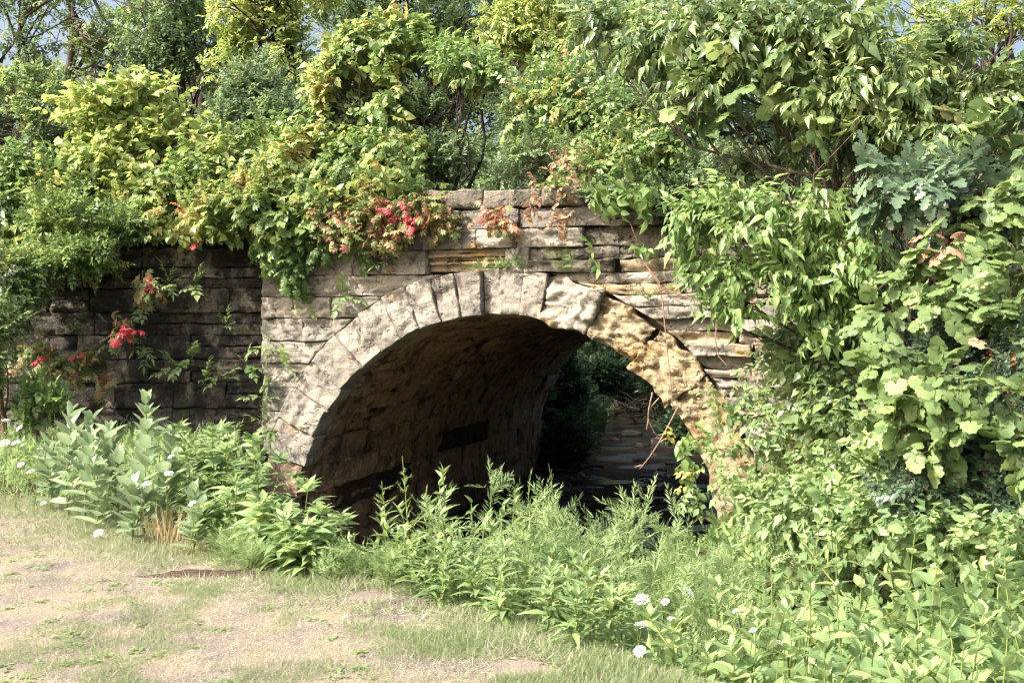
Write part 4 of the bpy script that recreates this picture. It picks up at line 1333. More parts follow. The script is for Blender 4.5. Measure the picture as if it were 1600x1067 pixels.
plant('grape_vine', 'thin vine with bright heart-shaped leaves trailing down the face wall right of the crown', 'vine', 920, 12.9,
      [blob(925, 395, 12.7, 14, 26, 0.05), blob(960, 300, 12.55, 40, 30, 0.15), blob(1010, 310, 12.4, 40, 30, 0.15), blob(890, 415, 12.85, 8, 10, 0.05), blob(1000, 385, 12.7, 14, 8, 0.05)], 'lf_lance', 36, SP_GRAPE, 'ovate', 0.26, 37, n_obj=100, up=-0.4, gap=0.0, trunk=False, base=at(930, 330, 12.8))

# ------------------------------------------------------------------ thicket and trees on the right bank
plant('thicket', 'dark leafy thicket filling the shade behind the right-hand trees', 'thicket', 1400, 12.6,
      [blob(1250, 280, 13.4, 140, 110), blob(1420, 260, 13, 140, 130), blob(1560, 260, 12.5, 130, 150), blob(1350, 480, 11.9, 100, 110), blob(1480, 480, 11.5, 120, 130), blob(1580, 560, 11, 100, 150), blob(1150, 200, 13.6, 100, 90), blob(1400, 640, 11, 110, 90), blob(1530, 720, 10, 110, 90)],
      'lf_dark', 3200, SP_WOOD[0], 'ovate', 0.36, 41, gap=0.3, bark='bark_dark', r0=0.06)
plant('pointed_leaf_tree', 'glossy pointed-leaved tree arching across the upper right', 'tree', 1420, 10.4,
      [blob(960, 50, 10.8, 70, 45), blob(1040, 70, 10.5, 75, 55), blob(1120, 50, 10.2, 80, 60), blob(1210, 70, 9.9, 85, 65), blob(1300, 60, 9.6, 85, 60), blob(1390, 130, 9.4, 80, 60), blob(1460, 90, 9.5, 80, 60), blob(1540, 150, 9.4, 80, 60), blob(1100, 140, 10.2, 60, 45), blob(1290, 160, 9.6, 60, 40), blob(1460, 200, 9.3, 90, 45), blob(1580, 230, 9.2, 60, 60), blob(1200, 190, 10.2, 70, 50), blob(1330, 220, 9.9, 60, 40), blob(1180, 250, 10.6, 60, 35)],
      'lf_hack', 1750, SP_POINT, 'point', 0.36, 42, n_obj=300, gap=0.42, gap_scale=1.5, lump=0.8, up=-0.1, bark='bark', r0=0.055, per=2, cell=20)
foliage(bpy.data.objects['pointed_leaf_tree'], M['lf_grape'], [blob(1200, 120, 9.9, 90, 60), blob(1100, 150, 10.1, 70, 45), blob(1300, 180, 9.6, 90, 40), blob(1500, 220, 9.2, 90, 40)], 60, SP_GRAPE, 'grape', 0.24, 4202, gap=0.2, stem=False)
plant('pointed_leaf_tree', 'low branch of fresh pointed leaves hanging in front of the wall right of the arch', 'tree', 1440, 10.9,
      [blob(1080, 350, 10, 40, 50), blob(1130, 320, 9.9, 60, 35), blob(1180, 370, 9.7, 70, 60), blob(1250, 340, 9.6, 70, 55), blob(1130, 420, 9.9, 45, 45), blob(1240, 430, 9.6, 70, 50), blob(1150, 480, 9.9, 30, 20), blob(1300, 470, 9.6, 50, 50), blob(1330, 400, 9.5, 60, 70)],
      'lf_lance', 680, SP_POINT, 'point', 0.34, 43, n_obj=300, gap=0.36, gap_scale=2.0, lump=0.8, up=-0.2, bark='bark', r0=0.04, cell=16)
plant('oak_sapling', 'oak sapling with lobed blue-green leaves in the middle of the right-hand growth', 'sapling', 1450, 9,
      [blob(1400, 275, 8.8, 55, 35), blob(1450, 300, 8.7, 55, 35), blob(1380, 320, 8.8, 40, 30), blob(1490, 270, 8.9, 40, 30)], 'lf_oak', 95, SP_OAK, 'oak', 0.24, 44, n_obj=160, gap=0.1, up=0.2, bark='bark', r0=0.03)
plant('grape_vine', 'wild grape vine with big toothed leaves sprawling at the right edge', 'vine', 1500, 8.6,
      [blob(1400, 570, 7.6, 45, 40), blob(1460, 600, 7.4, 60, 50), blob(1540, 620, 7.2, 60, 60), blob(1400, 660, 7.5, 40, 40), blob(1470, 690, 7.3, 40, 30), blob(1580, 700, 7.0, 40, 50), blob(1360, 560, 7.8, 30, 25)],
      'lf_grape', 120, SP_GRAPE, 'grape', 0.20, 45, n_obj=280, gap=0.05, up=0.0, r0=0.02, cell=18, trunk=True)
plant('grape_vine', 'tangled grape vine with brown-edged leaves over the bushes at the upper right edge', 'vine', 1540, 8.6,
      [blob(1480, 400, 8.4, 70, 45), blob(1560, 330, 8.5, 60, 50), blob(1540, 420, 8.2, 70, 50), blob(1420, 430, 8.5, 50, 40), blob(1500, 480, 8.0, 80, 40), blob(1580, 500, 7.9, 40, 50), blob(1380, 500, 8.3, 40, 40)],
      'lf_grape', 230, SP_GRAPE, 'grape', 0.20, 46, n_obj=280, gap=0.1, up=0.0, r0=0.02, cell=18)
t = bpy.data.objects['grape_vine.002'] if 'grape_vine.002' in bpy.data.objects else None
if t:
    foliage(t, M['lf_brown'], [blob(1480, 380, 8.2, 70, 40), blob(1540, 560, 7.6, 60, 40), blob(1450, 490, 8.0, 60, 30)], 12, SP_GRAPE, 'grape', 0.12, 4601, n_obj=60, gap=0.0, stem=False)
plant('honeysuckle', 'dark blue-green honeysuckle bush with red berries low at the right edge', 'shrub', 1500, 7.9,
      [blob(1480, 740, 7.6, 70, 50), blob(1560, 770, 7.4, 60, 50), blob(1420, 770, 7.7, 45, 35), blob(1500, 650, 7.8, 90, 50), blob(1480, 540, 8.2, 70, 40), blob(1580, 600, 7.8, 50, 80)],
      'lf_dark', 900, SP_SMALL, 'ovate', 0.26, 47, n_obj=200, gap=0.3, bark='bark_dark', r0=0.025)
plant('leafy_bush', 'mixed green bush low between the scrambling vine and the dark honeysuckle', 'shrub', 1380, 8.6,
      [blob(1330, 760, 8.8, 70, 50), blob(1400, 720, 8.4, 60, 50), blob(1290, 800, 8.6, 70, 45), blob(1380, 820, 8.0, 80, 50), blob(1480, 830, 7.4, 90, 45), blob(1570, 850, 7.0, 60, 50), blob(1230, 810, 9.2, 50, 35)], 'lf_weed', 900, SP_POINT, 'ovate', 0.28, 60, n_obj=200, gap=0.25, trunk=False)
t = bpy.data.objects['honeysuckle.001']
rb_ = np.random.default_rng(3)
BP, _ = blob_points([blob(1480, 740, 7.5, 72, 52), blob(1500, 640, 7.7, 92, 52), blob(1560, 600, 7.6, 50, 70)], 46, rb_, 0.12, 0.0, 1.6, 3, 0.1)
oc = np.array([(1, 0, 0), (-1, 0, 0), (0, 1, 0), (0, -1, 0), (0, 0, 1), (0, 0, -1)], float) * 0.008
ot = np.array([(0, 2, 4), (2, 1, 4), (1, 3, 4), (3, 0, 4), (2, 0, 5), (1, 2, 5), (3, 1, 5), (0, 3, 5)])
a = Acc()
for q in BP: a.put(oc + q, ot)
a.build('berries', M['berry'], t, 'stuff', True)
plant('leafy_bush', 'small-leaved green bush between the wall end and the grape vine', 'shrub', 1300, 10.2,
      [blob(1290, 560, 10.2, 60, 50), blob(1330, 620, 9.9, 60, 60), blob(1280, 640, 10.2, 50, 40), blob(1340, 690, 9.6, 50, 40), blob(1230, 540, 10.6, 40, 30)], 'lf_hack', 700, SP_POINT, 'ovate', 0.30, 48, n_obj=140, gap=0.3, bark='bark')
plant('wall_vine', 'scrambling pale green vine over the broken wall foot right of the arch', 'vine', 1180, 11.7,
      [blob(1130, 640, 11.9, 35, 35, 0.15), blob(1180, 610, 11.9, 40, 50, 0.15), blob(1220, 680, 11.5, 50, 50, 0.25), blob(1140, 720, 11.6, 45, 40, 0.2), blob(1190, 760, 11.3, 60, 35, 0.25), blob(1260, 740, 11, 50, 45, 0.3), blob(1090, 770, 11.6, 30, 25, 0.2)],
      'lf_weed', 230, SP_VINE, 'ovate', 0.23, 49, n_obj=200, gap=0.40, gap_scale=2.5, up=0.0, trunk=False, base=at(1180, 780, 11.6))
t = bpy.data.objects['wall_vine']
foliage(t, M['lf_brown'], [blob(1200, 525, 11.7, 22, 30, 0.1), blob(1180, 580, 11.8, 26, 14, 0.1), blob(1185, 640, 11.7, 30, 14, 0.1), blob(1240, 700, 11.3, 30, 30, 0.1)], 30, SP_VINE, 'ovate', 0.14, 4901, gap=0.0, up=-0.8, n_obj=50)
t = plant('trailing_vine', 'short vine of round yellowing leaves hanging beside the right foot of the arch', 'vine', 1075, 12,
      [blob(1072, 690, 11.9, 14, 18, 0.08), blob(1070, 730, 11.9, 14, 20, 0.08), blob(1072, 770, 11.9, 12, 16, 0.08), blob(1085, 670, 11.9, 8, 8, 0.05)], 'lf_lance', 16, SP_GRAPE, 'ovate', 0.20, 50, n_obj=50, gap=0.0, up=-0.5, trunk=False, base=at(1075, 660, 12))
foliage(t, M['lf_yellow'], [blob(1040, 690, 11.9, 16, 10, 0.05), blob(1075, 750, 11.8, 14, 26, 0.05)], 5, SP_GRAPE, 'ovate', 0.19, 5001, n_obj=20, gap=0.0, stem=False)
# bare twigs hanging in the opening
tw = empty('hanging_twig', at(1050, 640, 12.1), 'bare forked reddish twig hanging in the right side of the arch opening', 'twig')
a = Acc()
for pts in ([(1060, 636), (1045, 665), (1030, 692), (1015, 715), (1000, 733)], [(1020, 613), (1014, 640), (1013, 655), (1022, 675), (1038, 694)], [(1030, 622), (1019, 634), (1014, 645)], [(1014, 655), (1010, 672)], [(1018, 705), (1026, 713)], [(1003, 727), (992, 730)]):
    P = np.array([at(x, y, 12.1 + 0.02 * i) for i, (x, y) in enumerate(pts)])
    a.put(*tube(P, np.linspace(0.011, 0.004, len(P)), 5))
a.build('twig_stem', M['dead_twig'], tw, None, True)
vn = empty('dead_vine', at(1060, 480, 12.5), 'thin bare vine stem trailing down the face wall right of the arch', 'vine')
a = Acc()
for pts in ([(985, 350), (1000, 390), (1015, 425), (1030, 445), (1045, 455)], [(1005, 410), (1030, 440), (1036, 480), (1040, 520), (1046, 580), (1052, 640)], [(1045, 455), (1090, 470), (1130, 480)], [(1120, 500), (1118, 530), (1122, 555), (1135, 570)]):
    P = np.array([at(x, y, wall_y(x) - 0.14) for x, y in pts])
    a.put(*tube(P, np.linspace(0.010, 0.005, len(P)), 5))
a.build('stem', M['dead_twig'], vn, None, True)

# ------------------------------------------------------------------ weeds of the bank
def stem_plant(name, label, cat, px, py_top, Y, kind, mat, nodes_, leaf_len, seed, group=None, spread=0.35, pitch=25, bare=0.12, stem_mat='green_stem', lean=0.08, taper=0.35, per=2, side=0, extra=None):
    """an upright weed: stem, and every leaf a part of its own"""
    rg = np.random.default_rng(seed)
    b = on_ground(px, Y)
    top = at(px, py_top, Y)
    h = max(0.3, top[2] - b[2] - 0.35 * leaf_len)
    t = empty(name, b, label, cat, group)
    tip = b + np.array([rg.normal(0, lean) * h, rg.normal(0, lean) * h, h])
    stems = [wiggle(b, tip, 6, 0.12, rg)]
    for k in range(side):
        i = rg.integers(1, 4)
        stems.append(wiggle(stems[0][i], stems[0][i] + np.array([rg.normal(0, 0.25) * h, rg.normal(0, 0.25) * h, h * rg.uniform(0.25, 0.5)]), 5, 0.15, rg))
    a = Acc()
    LP, LD, LU, LS = [], [], [], []
    for si, P in enumerate(stems):
        L = np.linalg.norm(P[-1] - P[0])
        a.put(*tube(P, np.linspace(0.007, 0.003, len(P)), 5))
        nn_ = nodes_ if si == 0 else max(3, nodes_ // 2)
        for k in range(nn_):
            f = bare + (1 - bare) * (k + 0.5) / nn_ if si == 0 else (k + 0.7) / nn_
            f = min(f, 0.995)
            q = P[0] + (P[-1] - P[0]) * 0
            x = f * (len(P) - 1); i0 = int(x); i1 = min(i0 + 1, len(P) - 1)
            q = P[i0] * (1 - (x - i0)) + P[i1] * (x - i0)
            a0 = k * 1.57 + rg.normal(0, 0.25) + si
            for j in range(per):
                an = a0 + j * 2 * math.pi / per
                el = math.radians(pitch + 38 * f + rg.normal(0, 12))
                LP.append(q)
                LD.append((math.cos(an) * math.cos(el), math.sin(an) * math.cos(el), math.sin(el)))
                LU.append((-math.cos(an) * 0.4 + rg.normal(0, 0.2), -math.sin(an) * 0.4 + rg.normal(0, 0.2), 1))
                LS.append(leaf_len * rg.uniform(0.8, 1.15) * (1 - taper * abs(f - 0.45) * 1.6) * (0.8 if si else 1))
        for j in range(3):
            an = rg.uniform(0, 6.28)
            LP.append(P[-1]); LD.append((math.cos(an) * 0.5, math.sin(an) * 0.5, 0.85)); LU.append((rg.normal(0, 0.3), rg.normal(0, 0.3), 1)); LS.append(leaf_len * 0.5)
    so = a.build('stem', M[stem_mat], t, None, True)
    LP, LD, LU, LS = map(lambda q: np.array(q, float), (LP, LD, LU, LS))
    leaf_objects(t, kind, M[mat], LP, frame(LD, LU), LS)
    return t, tip, h


MILK = [(105, 632, 8.9, 'tall milkweed with broad pale leaves, leftmost on the lawn edge'), (183, 660, 8.7, 'shorter milkweed between the two tall milkweeds before the black wall'), (226, 632, 8.1, 'tall milkweed nearest the middle of the black wing wall'),
        (150, 720, 8.4, 'low milkweed at the foot of the leftmost tall milkweed'), (205, 745, 7.9, 'bushy milkweed at the lawn edge left of the dry grass tuft'), (250, 720, 8.1, 'milkweed behind the dry grass tuft'),
        (300, 760, 7.5, 'low milkweed right of the dry grass tuft'), (75, 690, 9.2, 'milkweed beside the white flower heads at the left edge'), (130, 665, 8.7, 'milkweed just right of the leftmost tall milkweed'), (262, 665, 8.3, 'milkweed just right of the tallest milkweed near the wall middle')]
for i, (px, py, Y, lab) in enumerate(MILK):
    stem_plant('milkweed', lab, 'milkweed', px, py, Y, 'milk', 'lf_milk', 11 if py < 700 else 8, 0.21, 500 + i, 'milkweeds along the lawn edge', pitch=14, side=1 if i % 2 else 2, taper=0.15)
RAG = [(330, 665, 8.3, 'giant ragweed standing before the right end of the black wall'), (385, 662, 8.6, 'giant ragweed just left of the arch foot'), (432, 675, 7.9, 'tall giant ragweed in front of the left arch foot'),
       (300, 700, 8.2, 'giant ragweed right of the tallest milkweed'), (360, 740, 7.6, 'giant ragweed in the middle of the left clump'), (470, 745, 7.3, 'giant ragweed leaning over the left mouth of the tunnel'),
       (410, 770, 7.2, 'low giant ragweed at the lawn corner'), (500, 790, 7.0, 'small giant ragweed beside the bare stem at the tunnel mouth'), (445, 800, 6.95, 'giant ragweed at the lawn corner by the gravel'), (405, 700, 7.9, 'giant ragweed between the arch foot spikes and the lawn corner'), (365, 690, 8.2, 'giant ragweed behind the middle of the left clump'), (480, 820, 6.85, 'lowest giant ragweed right at the lawn corner')]
for i, (px, py, Y, lab) in enumerate(RAG):
    stem_plant('giant_ragweed', lab, 'ragweed', px, py, Y, 'ragweed', 'lf_weed', 10, 0.25, 540 + i, 'giant ragweeds left of the arch', pitch=5, side=2)
# lance-leaved weeds of the middle bank
rg = np.random.default_rng(31)
ORD = ['first', 'second', 'third', 'fourth', 'fifth', 'sixth', 'seventh', 'eighth', 'ninth', 'tenth', 'eleventh', 'twelfth', 'thirteenth', 'fourteenth', 'fifteenth', 'sixteenth', 'seventeenth', 'eighteenth', 'nineteenth', 'twentieth', 'twenty-first', 'twenty-second', 'twenty-third', 'twenty-fourth']


def row_labels(pts, cuts, names, text):
    """each thing by its row (py) and its order from the left in that row"""
    out = [None] * len(pts)
    rows = {}
    for i, p in enumerate(pts):
        rows.setdefault(sum(p[1] >= c for c in cuts), []).append(i)
    for r, ids in rows.items():
        for k, i in enumerate(sorted(ids, key=lambda j: pts[j][0])):
            out[i] = text % (ORD[k], names[r])
    return out


LANCE = [(590, 850, 6.9), (625, 830, 6.75), (660, 800, 6.8), (690, 790, 6.9), (720, 800, 6.6), (750, 810, 6.5), (780, 800, 6.7), (640, 870, 6.55), (680, 860, 6.35), (720, 870, 6.15), (770, 860, 6.1), (810, 870, 6.05), (850, 880, 5.9),
         (700, 905, 6.1), (745, 915, 5.95), (800, 920, 5.75), (850, 930, 5.6), (890, 900, 5.7), (930, 900, 5.6), (900, 945, 5.4), (950, 930, 5.35), (860, 850, 6.2), (900, 860, 6.1), (655, 775, 7.0), (700, 770, 7.1), (740, 785, 7.0), (770, 775, 7.2), (820, 830, 6.6), (870, 820, 6.7), (920, 835, 6.5), (760, 830, 6.35), (700, 830, 6.5), (660, 840, 6.55), (950, 870, 6.0), (980, 900, 5.8), (990, 860, 6.3), (620, 800, 6.85)]
LL = row_labels(LANCE, (845, 890), ('back', 'middle', 'front'), 'lance-leaved weed before the arch, %s from the left in the %s row')
for i, (px, py, Y) in enumerate(LANCE):
    stem_plant('lance_leaved_weed', LL[i], 'weed', px + rg.normal(0, 6), py - 12 + rg.normal(0, 6), Y + rg.normal(0, 0.1), 'lance', 'lf_weed', 10, 0.16, 600 + i, 'lance-leaved weeds in front of the arch', pitch=8, side=2, bare=0.05)
BROAD = [(1010, 960, 5.5), (1050, 930, 5.6), (1090, 960, 5.3), (1060, 990, 5.1), (1120, 900, 5.7), (1150, 930, 5.4), (1180, 970, 5.1), (1110, 1000, 5.0), (1200, 900, 5.7), (1240, 930, 5.4), (1270, 890, 5.8), (1300, 940, 5.3), (1340, 900, 5.6),
         (1380, 940, 5.2), (1230, 990, 4.9), (1290, 1000, 4.8), (1350, 990, 4.8), (1410, 980, 4.85), (1440, 930, 5.2), (1480, 960, 4.9), (1530, 930, 5.0), (1560, 980, 4.7), (1500, 1000, 4.65), (1590, 940, 4.9), (1160, 1010, 4.9), (1430, 1020, 4.6),
         (1180, 850, 6.6), (1240, 840, 6.7), (1300, 830, 6.7), (1360, 840, 6.4), (1420, 850, 6.2), (1480, 860, 5.9), (1540, 870, 5.7), (1330, 790, 7.2), (1270, 800, 7.3), (1400, 800, 6.9), (1590, 860, 5.6)]
LL = row_labels(BROAD, (880, 935, 985), ('back', 'third', 'second', 'front'), 'broad-leaved weed of the lower right bank, %s from the left in its %s row')
for i, (px, py, Y) in enumerate(BROAD):
    k = 'milk' if i % 3 == 0 else 'ovate'
    stem_plant('broad_leaved_weed', LL[i], 'weed', px + rg.normal(0, 8), py + rg.normal(0, 8), Y + rg.normal(0, 0.1), k, 'lf_weed', 7, 0.155, 700 + i, 'broad-leaved weeds of the lower right bank', pitch=5, side=1, bare=0.05)


# feathery weeds
def feather(label, px, py_top, Y, w, seed, n=60):
    b = on_ground(px, Y)
    top = at(px, py_top, Y)
    h = max(0.22, top[2] - b[2] - 0.10)
    t = empty('feathery_weed', b, label, 'weed', 'feathery weeds before the opening')
    rg_ = np.random.default_rng(seed)
    a = Acc()
    P, D, S = [], [], []
    for k in range(7):
        e = b + np.array([rg_.normal(0, 0.35) * w, rg_.normal(0, 0.3) * w, h * rg_.uniform(0.75, 1.0)])
        st = wiggle(b, e, 7, 0.2, rg_)
        a.put(*tube(st, np.linspace(0.006, 0.002, 7), 4))
        for j in range(n // 7 + 1):
            f = rg_.uniform(0.25, 1.0)
            x = f * 6; i0 = min(int(x), 5)
            q = st[i0] * (1 - (x - i0)) + st[i0 + 1] * (x - i0)
            P.append(q); D.append(np.array([rg_.normal(0, 0.7), rg_.normal(0, 0.7), rg_.uniform(0.25, 1.3)])); S.append((0.42 - 0.2 * f) * rg_.uniform(0.7, 1.2) * min(1.0, 0.3 + 0.7 * h / 0.9))
    a.build('stems', M['green_stem'], t, None, True)
    P, D, S = np.array(P), np.array(D), np.array(S)
    R = frame(norm(D), norm(np.array([0, 0, 1.0]) + rg_.normal(0, 0.5, P.shape)))
    acc = Acc()
    acc.put(*bake('needle1', *expand(SP_FEATH, P, R, S, rg_, rg_.random(len(P)))))
    acc.build('foliage', M['lf_feather'], t, 'stuff')
    V0 = np.array([(-1, 0, 0), (1, 0, 0), (0, 0, 1.4), (-0.6, 0.55, 0), (0.6, 0.55, 0), (0, 1, 0)], float) * np.array([0.006, 1, 0.006])
    V0[5, 2] = -0.15
    T0 = np.array([(0, 1, 4), (0, 4, 3), (1, 2, 4), (2, 0, 3), (3, 4, 5), (2, 3, 4)])
    VV = P[:, None, :] + S[:, None, None] * np.einsum('nij,kj->nki', R, V0)
    acc = Acc(); acc.put(VV.reshape(-1, 3), (np.arange(len(P))[:, None, None] * 6 + T0[None]).reshape(-1, 3))
    acc.build('twigs', M['green_stem'], t, 'stuff')


FE = [(790, 752, 8.0, 1.1, 'feathery weed tuft at the left of the opening\'s foot'), (835, 742, 8.2, 1.2, 'tallest feathery weed in front of the creek opening'), (880, 755, 8.2, 1.1, 'feathery weed just right of the tallest one before the creek'),
      (930, 765, 8.1, 1.1, 'feathery weed with long side sprays over the dark water'), (970, 800, 7.8, 1.0, 'feathery weed below the right sprays before the water'), (850, 800, 7.3, 1.1, 'feathery weed in front of the tallest feathery weed'),
      (910, 820, 7.2, 1.1, 'feathery weed in the middle of the bank clump'), (1030, 815, 7.6, 1.0, 'feathery weed at the right foot of the arch'), (1080, 830, 7.3, 1.0, 'feathery weed under the hanging yellow vine'), (1010, 870, 6.6, 1.0, 'low feathery weed behind the white flower heads'),
      (960, 870, 6.5, 1.0, 'low feathery weed left of the white flower heads'), (1130, 850, 7.0, 1.0, 'feathery weed at the foot of the scrambling wall vine'), (562, 905, 6.75, 0.5, 'small feathery weed at the lawn corner'), (600, 890, 6.5, 0.6, 'small feathery weed right of the lawn corner'), (520, 905, 6.75, 0.4, 'wispy weed beside the bare stems at the lawn corner'), (350, 810, 7.3, 0.8, 'feathery weed under the left ragweed clump'), (390, 830, 7.0, 0.7, 'feathery weed beside the gravel patch'), (765, 785, 7.6, 1.1, 'feathery weed left of the tallest lance-leaved clump'), (810, 765, 7.7, 1.1, 'feathery weed between the two tallest before the opening'), (905, 775, 7.7, 1.2, 'broad feathery weed before the dark water')]
for i, (px, py, Y, w, lab) in enumerate(FE):
    feather(lab, px, py - 8, Y, w, 800 + i, 150 if py < 830 else 80)
# tall spindly weed with side spikes
for i, (px, py, Y, lab) in enumerate([(640, 712, 6.9, 'tall spindly weed with bare spiky side shoots before the brown tunnel wall'), (608, 752, 6.95, 'spindly side-shooting weed left of the tallest spindly one')]):
    rg_ = np.random.default_rng(860 + i)
    b = on_ground(px + 10, Y); top = at(px - 12, py, Y)
    t = empty('spindly_weed', b, lab, 'weed')
    st = wiggle(b, top, 9, 0.1, rg_)
    a = Acc(); a.put(*tube(st, np.linspace(0.007, 0.002, 9), 5))
    a2 = Acc()
    for k in range(26):
        f = rg_.uniform(0.35, 0.98); x = f * 8; i0 = min(int(x), 7)
        q = st[i0] * (1 - (x - i0)) + st[i0 + 1] * (x - i0)
        e = q + np.array([rg_.normal(0, 1), rg_.normal(0, 1), 0.9]) * (0.02 + 0.20 * (1 - f)) * rg_.uniform(0.5, 1.3)
        br = wiggle(q, e, 4, 0.1, rg_)
        a.put(*tube(br, np.linspace(0.004, 0.0015, 4), 4))
        m = 14
        tt = rg_.uniform(0.1, 1, m)[:, None]
        LPp = br[0] + (br[-1] - br[0]) * tt
        a2.put(*bake('needle', LPp, frame(norm(rg_.normal(0, 1, (m, 3)) + (e - q) / np.linalg.norm(e - q)), np.tile([0.1, 0.2, 1.0], (m, 1))), rg_.uniform(0.015, 0.03, m), rg_.random(m)))
    a.build('stems', M['green_stem'], t, None, True)
    a2.build('foliage', M['lf_feather'], t, 'stuff')
    leaf_objects(t, 'lance', M['lf_weed'], st[rg_.integers(2, 7, 9)], frame(norm(rg_.normal(0, 1, (9, 3)) + [0, 0, 0.3]), np.tile([0, 0, 1.0], (9, 1))), rg_.uniform(0.08, 0.13, 9))

# white umbels
UM = [(8, 655, 9.6, 0.05), (27, 668, 9.5, 0.045), (22, 690, 9.4, 0.05), (5, 690, 9.3, 0.06), (30, 725, 9.2, 0.04), (60, 700, 9.1, 0.035), (45, 735, 9.0, 0.05), (265, 712, 8.0, 0.035), (300, 720, 8.1, 0.04), (262, 738, 7.8, 0.045), (245, 668, 8.3, 0.035), (225, 755, 7.9, 0.05), (150, 832, 8.0, 0.05), (65, 785, 9.0, 0.035), (298, 785, 7.3, 0.04),
      (1003, 935, 5.4, 0.055), (1040, 940, 5.5, 0.03), (1080, 925, 5.4, 0.045), (1053, 968, 5.2, 0.035), (1000, 1018, 5.0, 0.04), (1003, 975, 5.1, 0.04), (1178, 985, 4.9, 0.025), (1222, 1005, 4.8, 0.022), (1150, 955, 5.3, 0.022)]
LL = row_labels(UM, (700, 770, 900, 960), ('top row at the left edge', 'middle row at the left', 'lowest row at the lawn edge', 'upper row at lower right', 'bottom row at lower right'), 'white lacy flower head, %s from the left in the %s')
for i, (px, py, Y, r) in enumerate(UM):
    r *= 0.75
    rg_ = np.random.default_rng(900 + i)
    c = at(px, py, Y)
    x, y = c[0] + rg_.normal(0, 0.05), c[1] + rg_.normal(0, 0.05)
    b = np.array([x, y, gz(x, y) - 0.02])
    lab = LL[i]
    t = empty('white_wildflower', b, lab, 'wildflower', 'white flower heads by the left weeds' if px < 320 else 'white flower heads by the lower right weeds')
    a = Acc()
    st = wiggle(b, c - np.array([0, 0, 0.03]), 6, 0.15, rg_)
    a.put(*tube(st, np.linspace(0.004, 0.002, 6), 4))
    nrm = norm(np.array([rg_.normal(0, 0.4), -0.6 + rg_.normal(0, 0.3), 1.0]))
    ax = norm(np.cross(nrm, [1, 0.2, 0])); ay = np.cross(nrm, ax)
    ff = Acc()
    n = 46
    for k in range(n):
        rr = r * math.sqrt((k + 0.5) / n); an = k * 2.4
        q = c + (ax * math.cos(an) + ay * math.sin(an)) * rr + nrm * (-2.0 * rr * rr / r * 0.2 + rg_.normal(0, 0.002))
        if k % 5 == 0: a.put(*tube(np.array([st[-1], q]), 0.0012, 3))
        m = 5
        D = np.array([ax * math.cos(j * 1.26 + k) + ay * math.sin(j * 1.26 + k) for j in range(m)]) + nrm * 0.3
        ff.put(*bake('ovate1', np.tile(q, (m, 1)), frame(norm(D), np.tile(nrm, (m, 1)) + 0.05), np.full(m, r * 0.17), rg_.random(m)))
    a.build('stem', M['green_stem'], t, None, True)
    ff.build('flower_head', M['petal'], t, 'stuff')

# dry grass tuft
for (px, Y, lab, hh, nbl) in ((265, 7.85, 'tuft of dry golden grass standing at the lawn edge under the milkweeds', 0.34, 110), (305, 7.55, 'small dry grass tuft at the lawn edge left of the gravel', 0.16, 120)):
    rg_ = np.random.default_rng(int(px))
    b = on_ground(px, Y)
    t = empty('grass_tuft', b, lab, 'grass')
    m = nbl
    P = b + np.stack([rg_.normal(0, 0.09, m), rg_.normal(0, 0.05, m), np.zeros(m)], -1)
    D = norm(np.stack([rg_.normal(0, 0.22, m), rg_.normal(0, 0.2, m), np.ones(m)], -1))
    acc = Acc()
    LEAF['blade'] = leaf_shape(0.012, [(0.5, 1.0)], 0.1, 0.25)
    acc.put(*bake('blade', P, frame(D, norm(rg_.normal(0, 1, (m, 3)))), rg_.uniform(0.5, 1.15, m) * hh, rg_.random(m)))
    acc.build('blades', M['dry_grass'], t, 'stuff')

# ------------------------------------------------------------------ ground cover between the single weeds
ug = np.random.default_rng(55)


def scatter_ground(n, x0, x1, y0, y1, cond, rg_):
    X = rg_.uniform(x0, x1, n); Y = rg_.uniform(y0, y1, n)
    u, nn_ = UN(X, Y)
    Z = ground_h(X, Y)
    k = cond(X, Y, Z, u, nn_)
    return np.stack([X, Y, Z], -1)[k]


def cond_bank(X, Y, Z, u, n_):
    wl = (X - WING0[0]) * -math.cos(WA) + (Y - WING0[1]) * -math.sin(WA)
    wd = (X - WING0[0]) * -math.sin(WA) + (Y - WING0[1]) * math.cos(WA)
    infront = np.where(u < UL, wd < -0.15, n_ < -0.25)
    ls = lawn_side(X, Y)
    edge = ls < -0.10 - 0.25 * noise(np.stack([X, Y, X * 0], -1), 2.5, 8)
    return edge & (Z > 0.12) & infront & (np.abs(X) < 0.55 * Y + 0.5)


